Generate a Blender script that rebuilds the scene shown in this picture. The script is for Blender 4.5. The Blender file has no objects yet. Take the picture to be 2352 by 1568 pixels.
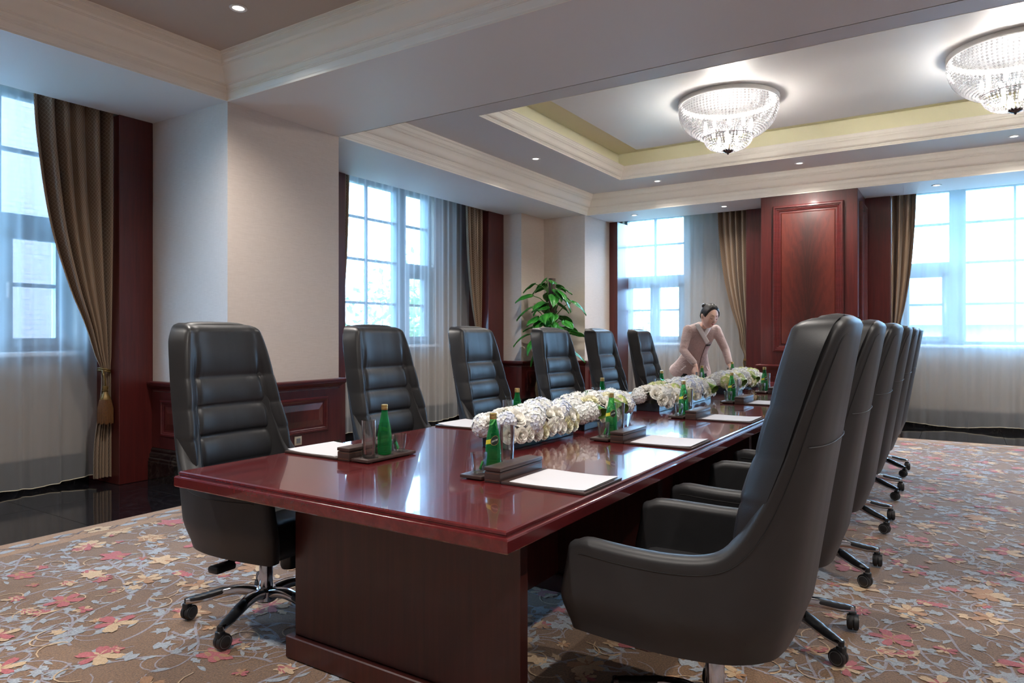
import bpy, bmesh, math, random
from mathutils import Vector, Matrix
PI = math.pi
sc = bpy.context.scene
C = sc.collection
# ------------------------------------------------------------------ camera
cam_d = bpy.data.cameras.new('camera'); cam = bpy.data.objects.new('camera', cam_d); C.objects.link(cam)
cam.location = (0, 0, 1.3); cam.rotation_euler = (PI/2, 0, math.radians(32.861))
cam_d.sensor_width = 36; cam_d.lens = 24.382; cam_d.shift_y = -0.0072; cam_d.clip_start = .05
sc.camera = cam
# ------------------------------------------------------------------ sky and exposure
w = bpy.data.worlds.new('overcast_sky'); sc.world = w; w.use_nodes = True
bg = w.node_tree.nodes['Background']; bg.inputs[0].default_value = (.36, .66, 1.0, 1); bg.inputs[1].default_value = 15.0
sc.view_settings.view_transform = 'Standard'; sc.view_settings.look = 'None'
sc.view_settings.gamma = 1; sc.view_settings.use_curve_mapping = False
sc.view_settings.exposure = 1.42
CHAND_W = 23; SPOT_W = 82; COVE_E = 90
# daylight portals (guide the sky light through the real windows)
def portal(loc, rot, sx, sy):
    l = bpy.data.lights.new('window_portal', 'AREA'); l.shape = 'RECTANGLE'; l.size = sx; l.size_y = sy
    l.cycles.is_portal = True
    o = bpy.data.objects.new('window_portal', l); C.objects.link(o); o.location = loc; o.rotation_euler = rot
portal((-6.78, 1.79, 2.25), (PI/2, 0, -PI/2), 2.6, 2.2)
portal((-6.78, 6.8, 2.25), (PI/2, 0, -PI/2), 2.6, 2.2)
portal((-4.48, 11.63, 2.25), (PI/2, 0, PI), 1.15, 2.2)
portal((.62, 11.63, 2.25), (PI/2, 0, PI), 2.75, 2.2)

# ------------------------------------------------------------------ helpers
def link(o, parent=None):
    C.objects.link(o)
    if parent: o.parent = parent
    return o
def tag(o, label=None, cat=None, group=None, kind=None):
    if label: o['label'] = label
    if cat: o['category'] = cat
    if group: o['group'] = group
    if kind: o['kind'] = kind
    return o
def thing(name, label, cat, loc=(0,0,0), rotz=0, group=None):
    o = bpy.data.objects.new(name, None); o.empty_display_size = .1
    link(o); o.location = loc; o.rotation_euler = (0,0,rotz)
    return tag(o, label, cat, group)
def dup(root, loc=None, rotz=None, label=None, group=None, parent=None):
    r = root.copy(); link(r, parent)
    if loc is not None: r.location = loc
    if rotz is not None: r.rotation_euler = (0,0,rotz)
    if label: r['label'] = label
    if group: r['group'] = group
    for ch in list(root.children):
        c = ch.copy(); link(c, r)
        for g in list(ch.children):
            d = g.copy(); link(d, c)
    return r
class MB:
    def __init__(s): s.v=[]; s.f=[]; s.m=[]; s.uv=None
    def add(s, vs, fs, mi=0, M=None):
        b = len(s.v)
        if M is not None: vs = [M @ Vector(p) for p in vs]
        s.v += [tuple(p) for p in vs]
        for f in fs: s.f.append(tuple(b+i for i in f)); s.m.append(mi)
        return s
    def box(s, x0,x1,y0,y1,z0,z1, mi=0, M=None):
        vs=[(x,y,z) for z in (z0,z1) for y in (y0,y1) for x in (x0,x1)]
        return s.add(vs,[(0,2,3,1),(4,5,7,6),(0,1,5,4),(2,6,7,3),(0,4,6,2),(1,3,7,5)],mi,M)
    def rbox(s, x0,x1,y0,y1,z0,z1, r=.005, seg=2, mi=0, M=None, fn=None):
        bm=bmesh.new(); bmesh.ops.create_cube(bm,size=1)
        for v in bm.verts: v.co=Vector(((x0+x1)/2+v.co.x*(x1-x0),(y0+y1)/2+v.co.y*(y1-y0),(z0+z1)/2+v.co.z*(z1-z0)))
        bmesh.ops.bevel(bm,geom=bm.edges[:],offset=r,segments=seg,affect='EDGES',profile=.5)
        vs=[v.co.copy() for v in bm.verts]
        if fn: vs=[fn(p) for p in vs]
        bm.verts.index_update()
        fs=[[v.index for v in f.verts] for f in bm.faces]; bm.free()
        return s.add(vs,fs,mi,M)
    def lathe(s, prof, n=24, c=(0,0,0), mi=0, M=None, a0=0, a1=2*PI):
        full=abs(a1-a0-2*PI)<1e-6; k=n if full else n+1
        vs=[];fs=[]
        for r,z in prof:
            for i in range(k):
                a=a0+(a1-a0)*i/n; vs.append((c[0]+r*math.cos(a),c[1]+r*math.sin(a),c[2]+z))
        for j in range(len(prof)-1):
            for i in range(n):
                i2=(i+1)%k; fs.append((j*k+i,j*k+i2,(j+1)*k+i2,(j+1)*k+i))
        return s.add(vs,fs,mi,M)
    def tube(s, path, r, n=8, mi=0, M=None, cap=True, flat=1.0):
        P=[Vector(p) for p in path]; N=len(P); rs=r if isinstance(r,(list,tuple)) else [r]*N
        vs=[];fs=[]; up=None
        for i,p in enumerate(P):
            t=(P[min(i+1,N-1)]-P[max(i-1,0)]).normalized()
            if up is None:
                up=Vector((0,0,1)) if abs(t.z)<.9 else Vector((1,0,0))
            b=t.cross(up); b.normalize(); up=b.cross(t).normalized()
            for k in range(n):
                a=2*PI*k/n; vs.append(p+b*math.cos(a)*rs[i]+up*math.sin(a)*rs[i]*flat)
        for i in range(N-1):
            for k in range(n):
                k2=(k+1)%n; fs.append((i*n+k,i*n+k2,(i+1)*n+k2,(i+1)*n+k))
        if cap: fs.append(tuple(range(n))[::-1]); fs.append(tuple((N-1)*n+k for k in range(n)))
        return s.add(vs,fs,mi,M)
    def grid(s, fn, nu, nv, closeu=False, mi=0, M=None):
        ku=nu if closeu else nu+1
        vs=[fn(i/nu,j/nv) for j in range(nv+1) for i in range(ku)]
        fs=[(j*ku+i,j*ku+(i+1)%ku,(j+1)*ku+(i+1)%ku,(j+1)*ku+i) for j in range(nv) for i in range(nu)]
        return s.add(vs,fs,mi,M)
    def ring(s, rect, prof, flags=(1,1,1,1), mi=0, cap_top=False, cap_bot=False):
        # rect x0,x1,y0,y1 ; prof (offset inward, z)
        x0,x1,y0,y1=rect; vs=[];fs=[]
        for o,z in prof:
            a,b,c,d=[o*k for k in flags]
            vs+=[(x0+a,y0+c,z),(x1-b,y0+c,z),(x1-b,y1-d,z),(x0+a,y1-d,z)]
        for j in range(len(prof)-1):
            for i in range(4): fs.append((4*j+i,4*j+(i+1)%4,4*j+4+(i+1)%4,4*j+4+i))
        n=4*(len(prof)-1)
        if cap_top: fs.append((n,n+1,n+2,n+3))
        if cap_bot: fs.append((3,2,1,0))
        return s.add(vs,fs,mi)
    def ico(s, c, r, sub=1, mi=0, M=None, sc=(1,1,1)):
        bm=bmesh.new(); bmesh.ops.create_icosphere(bm,subdivisions=sub,radius=r)
        vs=[(c[0]+v.co.x*sc[0],c[1]+v.co.y*sc[1],c[2]+v.co.z*sc[2]) for v in bm.verts]; bm.verts.index_update()
        fs=[[v.index for v in f.verts] for f in bm.faces]; bm.free()
        return s.add(vs,fs,mi,M)
    def shift(s,o): s.v=[(a+o[0],b+o[1],c+o[2]) for a,b,c in s.v]; return s
    def mesh(s, name, mat, smooth=35):
        me=bpy.data.meshes.new(name); me.from_pydata(s.v,[],s.f)
        for m in (mat if isinstance(mat,(list,tuple)) else [mat]): me.materials.append(m)
        me.polygons.foreach_set('material_index',s.m)
        if s.uv:
            uvl=me.uv_layers.new(name='UVMap')
            for lp in me.loops: uvl.data[lp.index].uv=s.uv[lp.vertex_index]
        bm=bmesh.new(); bm.from_mesh(me); bmesh.ops.recalc_face_normals(bm,faces=bm.faces[:]); bm.to_mesh(me); bm.free()
        if smooth:
            me.polygons.foreach_set('use_smooth',[True]*len(me.polygons))
            if smooth<180: me.set_sharp_from_angle(angle=math.radians(smooth))
        me.update(); return me
    def obj(s, name, mat, parent=None, smooth=35):
        return link(bpy.data.objects.new(name, s.mesh(name,mat,smooth)), parent)
def sobj(name, mb, mat, parent=None, smooth=35):
    o=mb.obj(name,mat,parent,smooth)
    if not parent: o['kind']='structure'
    return o
def inst(name, me, parent=None, loc=(0,0,0), rot=(0,0,0), scale=(1,1,1)):
    o=link(bpy.data.objects.new(name,me),parent); o.location=loc; o.rotation_euler=rot; o.scale=scale; return o
def lerpk(ks, x):
    if x<=ks[0][0]: return ks[0][1]
    for (a,b),(c,d) in zip(ks,ks[1:]):
        if x<=c:
            t=(x-a)/(c-a); return b+(d-b)*t
    return ks[-1][1]
def crom(ks, x):   # catmull-rom through (x, y) knots
    if x<=ks[0][0]: return ks[0][1]
    if x>=ks[-1][0]: return ks[-1][1]
    for i in range(len(ks)-1):
        if x<=ks[i+1][0]:
            x1,y1=ks[i]; x2,y2=ks[i+1]; x0,y0=ks[max(0,i-1)]; x3,y3=ks[min(len(ks)-1,i+2)]
            t=(x-x1)/(x2-x1); h=x2-x1
            m1=(y2-y0)/(x2-x0)*h if x2!=x0 else 0; m2=(y3-y1)/(x3-x1)*h if x3!=x1 else 0
            return (2*t**3-3*t*t+1)*y1+(t**3-2*t*t+t)*m1+(-2*t**3+3*t*t)*y2+(t**3-t*t)*m2
def sst(a,b,x):
    t=max(0,min(1,(x-a)/(b-a))); return t*t*(3-2*t)
# ------------------------------------------------------------------ materials
def srgb(r,g,b):
    f=lambda c:(c/255/12.92) if c/255<=.04045 else ((c/255+.055)/1.055)**2.4
    return (f(r),f(g),f(b),1)
class NT:
    def __init__(s,name):
        s.mat=bpy.data.materials.new(name); s.mat.use_nodes=True; s.t=s.mat.node_tree; s.n=s.t.nodes
        s.b=s.n['Principled BSDF']; s.out=s.n['Material Output']
    def node(s,ty,**kw):
        n=s.n.new(ty)
        for k,v in kw.items(): setattr(n,k,v)
        return n
    def lk(s,a,b): s.t.links.new(a,b)
    def math(s,op,a,b=None,c=None):
        n=s.n.new('ShaderNodeMath'); n.operation=op
        for i,x in enumerate((a,b,c)):
            if x is None: continue
            if isinstance(x,(int,float)): n.inputs[i].default_value=x
            else: s.lk(x,n.inputs[i])
        return n.outputs[0]
    def coord(s,kind='Object',scale=(1,1,1),rot=(0,0,0)):
        tc=s.n.new('ShaderNodeTexCoord'); mp=s.n.new('ShaderNodeMapping'); mp.inputs['Scale'].default_value=scale; mp.inputs['Rotation'].default_value=rot
        s.lk(tc.outputs[kind],mp.inputs[0]); return mp.outputs[0]
    def noise(s,co,scale=5,detail=4,rough=.5,dist=0):
        n=s.n.new('ShaderNodeTexNoise'); n.inputs['Scale'].default_value=scale; n.inputs['Detail'].default_value=detail
        n.inputs['Roughness'].default_value=rough; n.inputs['Distortion'].default_value=dist
        if co is not None: s.lk(co,n.inputs['Vector'])
        return n.outputs['Fac']
    def ramp(s,fac,stops):
        r=s.n.new('ShaderNodeValToRGB'); e=r.color_ramp.elements
        while len(e)<len(stops): e.new(.5)
        for i,(p,c) in enumerate(stops): e[i].position=p; e[i].color=c
        s.lk(fac,r.inputs[0]); return r.outputs[0]
    def mix(s,fac,a,b):
        m=s.n.new('ShaderNodeMix'); m.data_type='RGBA'
        for x,i in ((fac,0),(a,6),(b,7)):
            if hasattr(x,'links') : s.lk(x,m.inputs[i])
            else: m.inputs[i].default_value=x
        return m.outputs[2]
    def bump(s,h,strength=.2,dist=.01):
        b=s.n.new('ShaderNodeBump'); b.inputs['Strength'].default_value=strength; b.inputs['Distance'].default_value=dist
        s.lk(h,b.inputs['Height']); s.lk(b.outputs[0],s.b.inputs['Normal'])
    def set(s,**kw):
        for k,v in kw.items():
            i=s.b.inputs[k.replace('_',' ')]
            if hasattr(v,'links'): s.lk(v,i)
            else: i.default_value=v
        return s
def plain(name,col,rough=.5,metal=0,coat=0,spec=.5,**kw):
    t=NT(name); t.set(Base_Color=col,Roughness=rough,Metallic=metal,Coat_Weight=coat,**kw); t.b.inputs['Specular IOR Level'].default_value=spec
    return t.mat
def wood(name,c1,c2,rough=.3,coat=.3,scale=(22,22,1.2),bump=.03,spec=.5,crough=.08):
    t=NT(name); co=t.coord('Object',scale); f=t.noise(co,1.6,6,.6,.4)
    co2=t.coord('Object',(scale[0]*5,scale[1]*5,scale[2]*3)); f2=t.noise(co2,2,3,.6)
    ff=t.math('ADD',t.math('MULTIPLY',f,.75),t.math('MULTIPLY',f2,.25))
    col=t.ramp(ff,[(.3,c1),(.7,c2)])
    t.set(Base_Color=col,Roughness=rough,Coat_Weight=coat,Coat_Roughness=crough); t.b.inputs['Specular IOR Level'].default_value=spec
    if bump: t.bump(ff,bump,.002)
    return t.mat
M={}
M['mahog']=wood('mahogany',srgb(62,20,20),srgb(88,31,28),.32,.25)
M['mahog_h']=wood('mahogany_horizontal',srgb(62,18,19),srgb(88,29,28),.3,.3,(1.2,1.2,22))
M['table']=wood('table_mahogany_polish',srgb(74,18,22),srgb(106,32,34),.22,.8,(16,1.3,16),0,.5,.035)
M['table_end']=wood('table_mahogany_panel',srgb(50,18,15),srgb(70,28,22),.38,.15,(30,30,1.0),.02)
def flame():
    t=NT('flame_mahogany_veneer'); co=t.coord('Object')
    sp=t.node('ShaderNodeSeparateXYZ'); t.lk(co,sp.inputs[0])
    dx=t.math('ABSOLUTE',sp.outputs[0])
    n=t.noise(t.coord('Object',(3,3,1.2)),2,5,.6,.6)
    band=t.math('ADD',dx,t.math('MULTIPLY',t.math('SUBTRACT',n,.5),.22))
    # feather arcs rising from the middle
    arg=t.math('ADD',t.math('MULTIPLY',sp.outputs[2],9.0),t.math('MULTIPLY',t.math('POWER',dx,.5),-22.0))
    arg=t.math('ADD',arg,t.math('MULTIPLY',n,9))
    wv=t.math('SINE',t.math('MULTIPLY',arg,2.2))
    fine=t.noise(t.coord('Object',(30,30,4)),2,4,.6,1.5)
    f=t.math('ADD',t.math('MULTIPLY',wv,.05),t.math('ADD',t.math('MULTIPLY',fine,.35),t.math('MULTIPLY',band,1.3)))
    col=t.ramp(f,[(.16,srgb(46,20,16)),(.40,srgb(72,27,21)),(.72,srgb(98,40,30))])
    t.set(Base_Color=col,Roughness=.3,Coat_Weight=.35,Coat_Roughness=.12); return t.mat
M['flame']=flame()
def wallpaper():
    t=NT('linen_wallpaper'); f=t.noise(t.coord('Object',(9,9,300)),1.5,4,.6); g=t.noise(t.coord('Object',(300,300,12)),1.2,2,.5)
    s=t.math('ADD',t.math('MULTIPLY',f,.7),t.math('MULTIPLY',g,.3))
    t.set(Base_Color=t.ramp(s,[(.3,srgb(200,185,173)),(.7,srgb(219,206,195))]),Roughness=.75); t.bump(s,.12,.002); return t.mat
M['wallp']=wallpaper()
def paint(name,c,rough=.7,b=.05):
    t=NT(name); f=t.noise(t.coord('Object',(1,1,1)),60,3,.6)
    t.set(Base_Color=c,Roughness=rough); t.bump(f,b,.002); return t.mat
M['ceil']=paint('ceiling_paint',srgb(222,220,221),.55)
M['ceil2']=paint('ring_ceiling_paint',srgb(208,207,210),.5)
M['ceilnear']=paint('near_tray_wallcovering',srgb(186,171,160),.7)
M['crown']=paint('cream_plaster',srgb(246,241,230),.55,.03)
M['silver']=paint('silver_leaf_ceiling',srgb(214,213,212),.42)
M['gold']=paint('pale_gold_leaf',srgb(246,242,208),.4)
M['wall_in']=paint('window_bay_paint',srgb(178,162,144),.75)
M['sill']=plain('white_sill',srgb(235,235,232),.4)
def marble(name,c,v,rough=.08):
    t=NT(name); co=t.coord('Object',(1,1,1))
    n=t.noise(co,3.0,8,.65,1.2); vein=t.math('ABSOLUTE',t.math('SUBTRACT',n,.5))
    col=t.ramp(vein,[(0,v),(.012,c),(1,c)])
    t.set(Base_Color=col,Roughness=rough,Coat_Weight=.3,Coat_Roughness=.03); return t.mat
M['marble']=marble('black_marble',srgb(18,18,22),srgb(44,44,48),.07)
M['marble_b']=marble('veined_black_marble',srgb(22,20,20),srgb(58,52,46),.14)
def leather(name,c,rough=.42):
    t=NT(name); n=t.node('ShaderNodeTexVoronoi'); n.inputs['Scale'].default_value=420
    t.lk(t.coord('Object'),n.inputs['Vector']); f=t.noise(t.coord('Object'),9,3,.5)
    t.set(Base_Color=t.ramp(f,[(.3,tuple(x*.9 for x in c[:3])+(1,)),(.7,tuple(x*1.1 for x in c[:3])+(1,))]),Roughness=rough)
    t.b.inputs['Specular IOR Level'].default_value=.45
    t.bump(n.outputs['Distance'],.10,.001); return t.mat
M['leather']=leather('charcoal_leather',srgb(36,36,38),.40)
M['leather_b']=leather('charcoal_back_leather',srgb(38,38,40),.46)
M['thread']=plain('grey_thread',srgb(66,67,70),.6)
M['darkthread']=plain('dark_thread',srgb(28,28,28),.7)
M['chrome']=plain('chrome',srgb(190,190,195),.12,1)
M['blackpl']=plain('black_plastic',srgb(24,25,28),.38)
M['wheel']=plain('caster_tyre',srgb(34,34,36),.5)
M['greyring']=plain('caster_ring',srgb(105,108,110),.5)
M['brownleather']=leather('brown_leatherette',srgb(66,50,47),.38)
M['stitch']=plain('tan_stitch',srgb(120,72,50),.7)
M['paper']=plain('white_paper',srgb(208,206,210),.7)
def glass(name,tint,alpha=.8,rough=.02,spec=.5):
    t=NT(name); t.n.remove(t.b)
    tr=t.node('ShaderNodeBsdfTransparent'); tr.inputs[0].default_value=tint
    gl=t.node('ShaderNodeBsdfGlossy'); gl.inputs['Roughness'].default_value=rough; gl.inputs[0].default_value=(1,1,1,1)
    lw=t.node('ShaderNodeLayerWeight'); lw.inputs[0].default_value=spec
    mx=t.node('ShaderNodeMixShader'); f=t.math('MULTIPLY_ADD',lw.outputs['Fresnel'],alpha,.03)
    t.lk(f,mx.inputs[0]); t.lk(tr.outputs[0],mx.inputs[1]); t.lk(gl.outputs[0],mx.inputs[2]); t.lk(mx.outputs[0],t.out.inputs[0]); return t.mat
M['pane']=glass('window_glass',(.95,.98,1,1),.5,.01,.25)
M['clear']=glass('clear_glass',(.93,.95,.95,1),.75,.02,.42)
def green():
    t=NT('green_bottle_glass'); t.n.remove(t.b)
    tr=t.node('ShaderNodeBsdfTransparent'); tr.inputs[0].default_value=(.46,.90,.50,1)
    pr=t.node('ShaderNodeBsdfPrincipled'); pr.inputs['Base Color'].default_value=(.01,.30,.09,1); pr.inputs['Roughness'].default_value=.06
    mx=t.node('ShaderNodeMixShader'); lw=t.node('ShaderNodeLayerWeight'); lw.inputs[0].default_value=.45
    f=t.math('MULTIPLY_ADD',lw.outputs['Facing'],.55,.20)
    t.lk(f,mx.inputs[0]); t.lk(tr.outputs[0],mx.inputs[1]); t.lk(pr.outputs[0],mx.inputs[2]); t.lk(mx.outputs[0],t.out.inputs[0]); return t.mat
M['green']=green()
M['capgold']=plain('gold_cap',srgb(196,170,110),.3,.8)
M['lab_y']=plain('yellow_label',srgb(226,214,60),.4)
M['lab_k']=plain('dark_label',srgb(26,40,34),.4)
M['lab_w']=plain('white_print',srgb(235,238,230),.5)
M['mint']=plain('green_wrapper',srgb(34,150,62),.35)
def sheer():
    t=NT('sheer_voile'); t.n.remove(t.b)
    tr=t.node('ShaderNodeBsdfTransparent'); tr.inputs[0].default_value=(.97,.98,1,1)
    tl=t.node('ShaderNodeBsdfTranslucent'); tl.inputs[0].default_value=(.80,.84,.88,1)
    df=t.node('ShaderNodeBsdfDiffuse'); df.inputs[0].default_value=(.58,.59,.61,1)
    a=t.node('ShaderNodeMixShader'); a.inputs[0].default_value=.62; t.lk(tl.outputs[0],a.inputs[1]); t.lk(df.outputs[0],a.inputs[2])
    lw=t.node('ShaderNodeLayerWeight'); lw.inputs[0].default_value=.5
    n=t.noise(t.coord('Object',(260,260,60)),1.5,2,.5)
    f=t.math('ADD',t.math('MULTIPLY_ADD',t.math('POWER',lw.outputs['Facing'],1.6),.52,.42),t.math('MULTIPLY',t.math('SUBTRACT',n,.5),.05))
    mx=t.node('ShaderNodeMixShader'); t.lk(f,mx.inputs[0]); t.lk(tr.outputs[0],mx.inputs[1]); t.lk(a.outputs[0],mx.inputs[2]); t.lk(mx.outputs[0],t.out.inputs[0]); return t.mat
M['sheer']=sheer()
M['hem']=plain('cream_hem',srgb(225,215,190),.7)
def drape():
    t=NT('bronze_diamond_drape'); tc=t.node('ShaderNodeTexCoord'); sp=t.node('ShaderNodeSeparateXYZ'); t.lk(tc.outputs['UV'],sp.inputs[0])
    u=t.math('MULTIPLY',sp.outputs[0],1/.026); v=t.math('MULTIPLY',sp.outputs[1],1/.036)
    l=[]
    for op in ('ADD','SUBTRACT'):
        q=t.math('ABSOLUTE',t.math('SUBTRACT',t.math('FRACT',t.math(op,u,v)),.5)); l.append(t.math('GREATER_THAN',q,.43))
    f=t.math('MAXIMUM',l[0],l[1])
    col=t.mix(f,srgb(138,113,90),srgb(184,164,140))
    t.set(Base_Color=col,Roughness=.3,Metallic=.25,Sheen_Weight=.25); t.b.inputs['Specular IOR Level'].default_value=.6
    n=t.noise(t.coord('UV',(900,60,1)),1,2,.5); t.bump(n,.06,.001); return t.mat
M['drape']=drape()
M['tassel']=wood('tassel_silk',srgb(66,36,20),srgb(124,84,46),.5,0,(150,150,2),.3)
M['tasselgold']=plain('antique_gold_braid',srgb(122,98,56),.35,.5)
M['winframe']=plain('window_frame_paint',srgb(120,140,152),.45)
M['emit_w']=None
def emit(name,c,s):
    t=NT(name); t.n.remove(t.b); e=t.node('ShaderNodeEmission'); e.inputs[0].default_value=c; e.inputs[1].default_value=s
    t.lk(e.outputs[0],t.out.inputs[0]); return t.mat
M['bulb']=emit('lamp_bulb',(1,.95,.88,1),14)
M['lens']=emit('downlight_lens',(1,.96,.9,1),4.0)
M['cove']=emit('cove_led',(1,.90,.60,1),COVE_E)
M['whitemetal']=plain('white_trim',srgb(225,225,225),.4)
M['plate']=plain('beige_plate',srgb(178,168,148),.4)
# ================================================================== the room shell
ZS=3.19; ZT=3.48; XP=-5.0; YP0=3.48; YP1=4.68; XJ=-6.08; YF=9.95; YJ=10.78; XW=-6.62; YW=11.45
XR=4.0; YN=-2.6
def face_px(X,y=0,z=0): return Matrix(((0,0,1,X),(1,0,0,y),(0,1,0,z),(0,0,0,1)))
def face_ny(Y,x=0,z=0): return Matrix(((1,0,0,x),(0,0,-1,Y),(0,1,0,z),(0,0,0,1)))
# floor: black marble slab with separate tiles around the carpet
m=MB().box(-6.85,XR+.2,YN-.2,11.7,-.12,-.012); floor=sobj('floor',m,M['marble'])
CX0,CX1,CY0,CY1=-4.93,3.3,-2.0,9.9      # carpet
tile=MB().rbox(-.4985,.4985,-.4985,.4985,-.012,0,.001,1).mesh('marble_tile',M['marble'])
def tiles(x0,x1,y0,y1,nx,ny):
    sx=(x1-x0)/nx; sy=(y1-y0)/ny
    for i in range(nx):
        for j in range(ny): inst('marble_tile',tile,floor,(x0+sx*(i+.5),y0+sy*(j+.5),0),(0,0,0),(sx,sy,1))
tiles(-6.62,-4.93,-2.6,9.9,2,15); tiles(-6.62,4.0,9.9,11.45,12,2); tiles(3.3,4.0,-2.6,9.9,1,12); tiles(-4.93,3.3,-2.6,-2.0,8,1)
# ceiling: perimeter soffit + beam, tray ceilings
m=MB()
m.box(-6.1,XP,YN,YJ+.02,ZS,ZT+.02); m.box(XP,XR,YF,YJ+.02,ZS,ZT+.02)
m.box(XP,XR,YP0,YP1,ZS,ZT+.02); m.box(3.0,XR,YN,YP0,ZS,ZT+.02); m.box(3.0,XR,YP1,YF,ZS,ZT+.02); m.box(XP,3.0,YN,-2.2,ZS,ZT+.02)
ceiling=sobj('ceiling',m,M['ceil'],smooth=0)
T2=(-4.04,2.42,5.64,9.08)
m=MB(); m.box(XP,T2[0],YP1,YF,ZT,ZT+.15); m.box(T2[1],3.0,YP1,YF,ZT,ZT+.15); m.box(T2[0],T2[1],YP1,T2[2],ZT,ZT+.15); m.box(T2[0],T2[1],T2[3],YF,ZT,ZT+.15)
m.obj('ring_ceiling',M['ceil2'],ceiling,0)
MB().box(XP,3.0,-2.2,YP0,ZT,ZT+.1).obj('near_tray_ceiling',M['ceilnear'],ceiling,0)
MB().box(-7.2,XR+.4,YN-.4,12,4.02,4.2).obj('light_block_slab',M['ceil'],ceiling,0)  # unseen slab added above the trays to stop sky light leaking in
# upper tray: gold cove walls and ceiling, dropped silver panel
m=MB(); x0,x1,y0,y1=T2[0]-.05,T2[1]+.05,T2[2]-.05,T2[3]+.05
m.box(x0-.1,x1+.1,y0-.1,y1+.1,3.86,3.98)
m.box(x0-.1,x0,y0-.1,y1+.1,ZT+.1,3.88); m.box(x1,x1+.1,y0-.1,y1+.1,ZT+.1,3.88); m.box(x0,x1,y0-.1,y0,ZT+.1,3.88); m.box(x0,x1,y1,y1+.1,ZT+.1,3.88)
m.obj('cove_ceiling',M['gold'],ceiling,0)
PZ=3.755
MB().box(-3.62,2.0,6.06,8.66,PZ,PZ+.10).obj('dropped_panel',M['silver'],ceiling,0)
# crown mouldings
CROWN=[(0,0),(0,.05),(.03,.07),(.06,.13),(.08,.17),(.08,.195),(.115,.195),(.115,.218),(.145,.218),(.145,.24),(.17,.245),(.185,.30),(.22,.335),(.22,.355),(.255,.355),(.255,.378),(.30,.38),(.36,.395),(.44,.43),(.50,.49),(.54,.56),(.59,.625),(.66,.675),(.75,.70),(.75,.725),(.79,.725),(.79,.75),(.82,.76),(.86,.79),(.885,.85),(.895,.90),(.93,.90),(.93,.93),(.965,.93),(.965,.995),(1,1)]
def crown(name,rect,z0,z1,proj,flags=(1,1,1,1),prof=CROWN):
    m=MB(); p=[(a*proj,z0+b*(z1-z0)) for a,b in prof]
    p=[(a+.003,b) for a,b in p]; p[0]=(.003,z0-.001); m.ring(rect,[(-.002,z0+.004),(-.002,z0-.001)]+p+[(proj+.003,z1+.012)],flags)
    return sobj(name,m,M['crown'],None,24)
crown('trim_1',(XP,3.0,-2.2,YP0),ZS,ZT,.21)
crown('trim_2',(XP,3.0,YP1+.004,YF),ZS,ZT,.20,(1,1,0,1))
CR2=[(0,0),(0,.06),(.06,.09),(.06,.13),(.12,.14),(.12,.18),(.2,.19),(.34,.22),(.46,.29),(.52,.40),(.56,.50),(.64,.58),(.76,.63),(.76,.67),(.82,.67),(.82,.71),(.87,.74),(.90,.80),(.90,.84),(.95,.84),(.95,.95),(1,.96),(1,1)]
m=MB()
p=[(a*.10,ZT+b*.165) for a,b in CR2]
p=[(a+.003,b) for a,b in p]; p[0]=(.003,ZT-.001)
m.ring(T2,[(-.002,ZT+.004),(-.002,ZT-.001)]+p+[(.085,ZT+.165),(.085,ZT+.13),(-.05,ZT+.13)]); sobj('trim_3',m,M['crown'],None,24)
# LED strips lying in the cove behind the crown lip
cl=thing('cove_light','hidden warm LED strips behind the cornice of the raised ceiling','cove light',(T2[0],T2[2],ZT+.13))
for a in ((T2[0]-.03,T2[0]-.01,T2[2]+.1,T2[3]-.1),(T2[1]+.01,T2[1]+.03,T2[2]+.1,T2[3]-.1),(T2[0]+.1,T2[1]-.1,T2[2]-.03,T2[2]-.01),(T2[0]+.1,T2[1]-.1,T2[3]+.01,T2[3]+.03)):
    MB().box(a[0]-T2[0],a[1]-T2[0],a[2]-T2[2],a[3]-T2[2],.002,.014).obj('led_strip',M['cove'],cl,0)
# ---------------------------------------------------------------- walls with window openings
ZB,ZTOP=1.15,3.36
W1=(.49,3.09); W2=(5.5,8.1); W3=(-5.05,-3.92); W4=(-.75,2.0)
m=MB()
def wl(y0,y1,z0,z1): m.box(-6.9,XW,y0,y1,z0,z1)
wl(YN-.2,11.7,-.1,ZB); wl(YN-.2,11.7,ZTOP,4.1)
for a,b in ((YN-.2,W1[0]),(W1[1],W2[0]),(W2[1],11.7)): wl(a,b,ZB,ZTOP)
m.box(XW,-6.1,YN,11.45,ZT+.1,ZT+.3)
wall_left=sobj('wall_left',m,M['wall_in'],smooth=0)
m=MB()
def wf(x0,x1,z0,z1): m.box(x0,x1,YW,11.73,z0,z1)
wf(-6.9,XR+.2,-.1,ZB); wf(-6.9,XR+.2,ZTOP,4.1)
for a,b in ((-6.9,W3[0]),(W3[1],W4[0]),(W4[1],XR+.2)): wf(a,b,ZB,ZTOP)
m.box(-6.1,XR,YJ,YW,ZT+.1,ZT+.3)
wall_back=sobj('wall_back',m,M['wall_in'],smooth=0)
sobj('wall_right',MB().box(XR,XR+.2,YN-.2,11.7,-.1,4.1),M['wallp'],smooth=0)
sobj('wall_front',MB().box(-6.9,XR+.2,YN-.2,YN,-.1,4.1),M['wallp'],smooth=0)
# wallpapered piers
def pier(x0,x1,y0,y1,par): return MB().box(x0,x1,y0,y1,0,ZS).obj('wallpaper_pier',M['wallp'],par,0)
pier(XW,XP,YP0,YP1,wall_left); pier(XW,XP,-1.95,-.75,wall_left)
pier(XW,-5.75,9.17,YW,wall_left); pier(-5.75,XP,9.87,YW,wall_back); pier(2.5,XR,YF,YW,wall_back)
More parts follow.
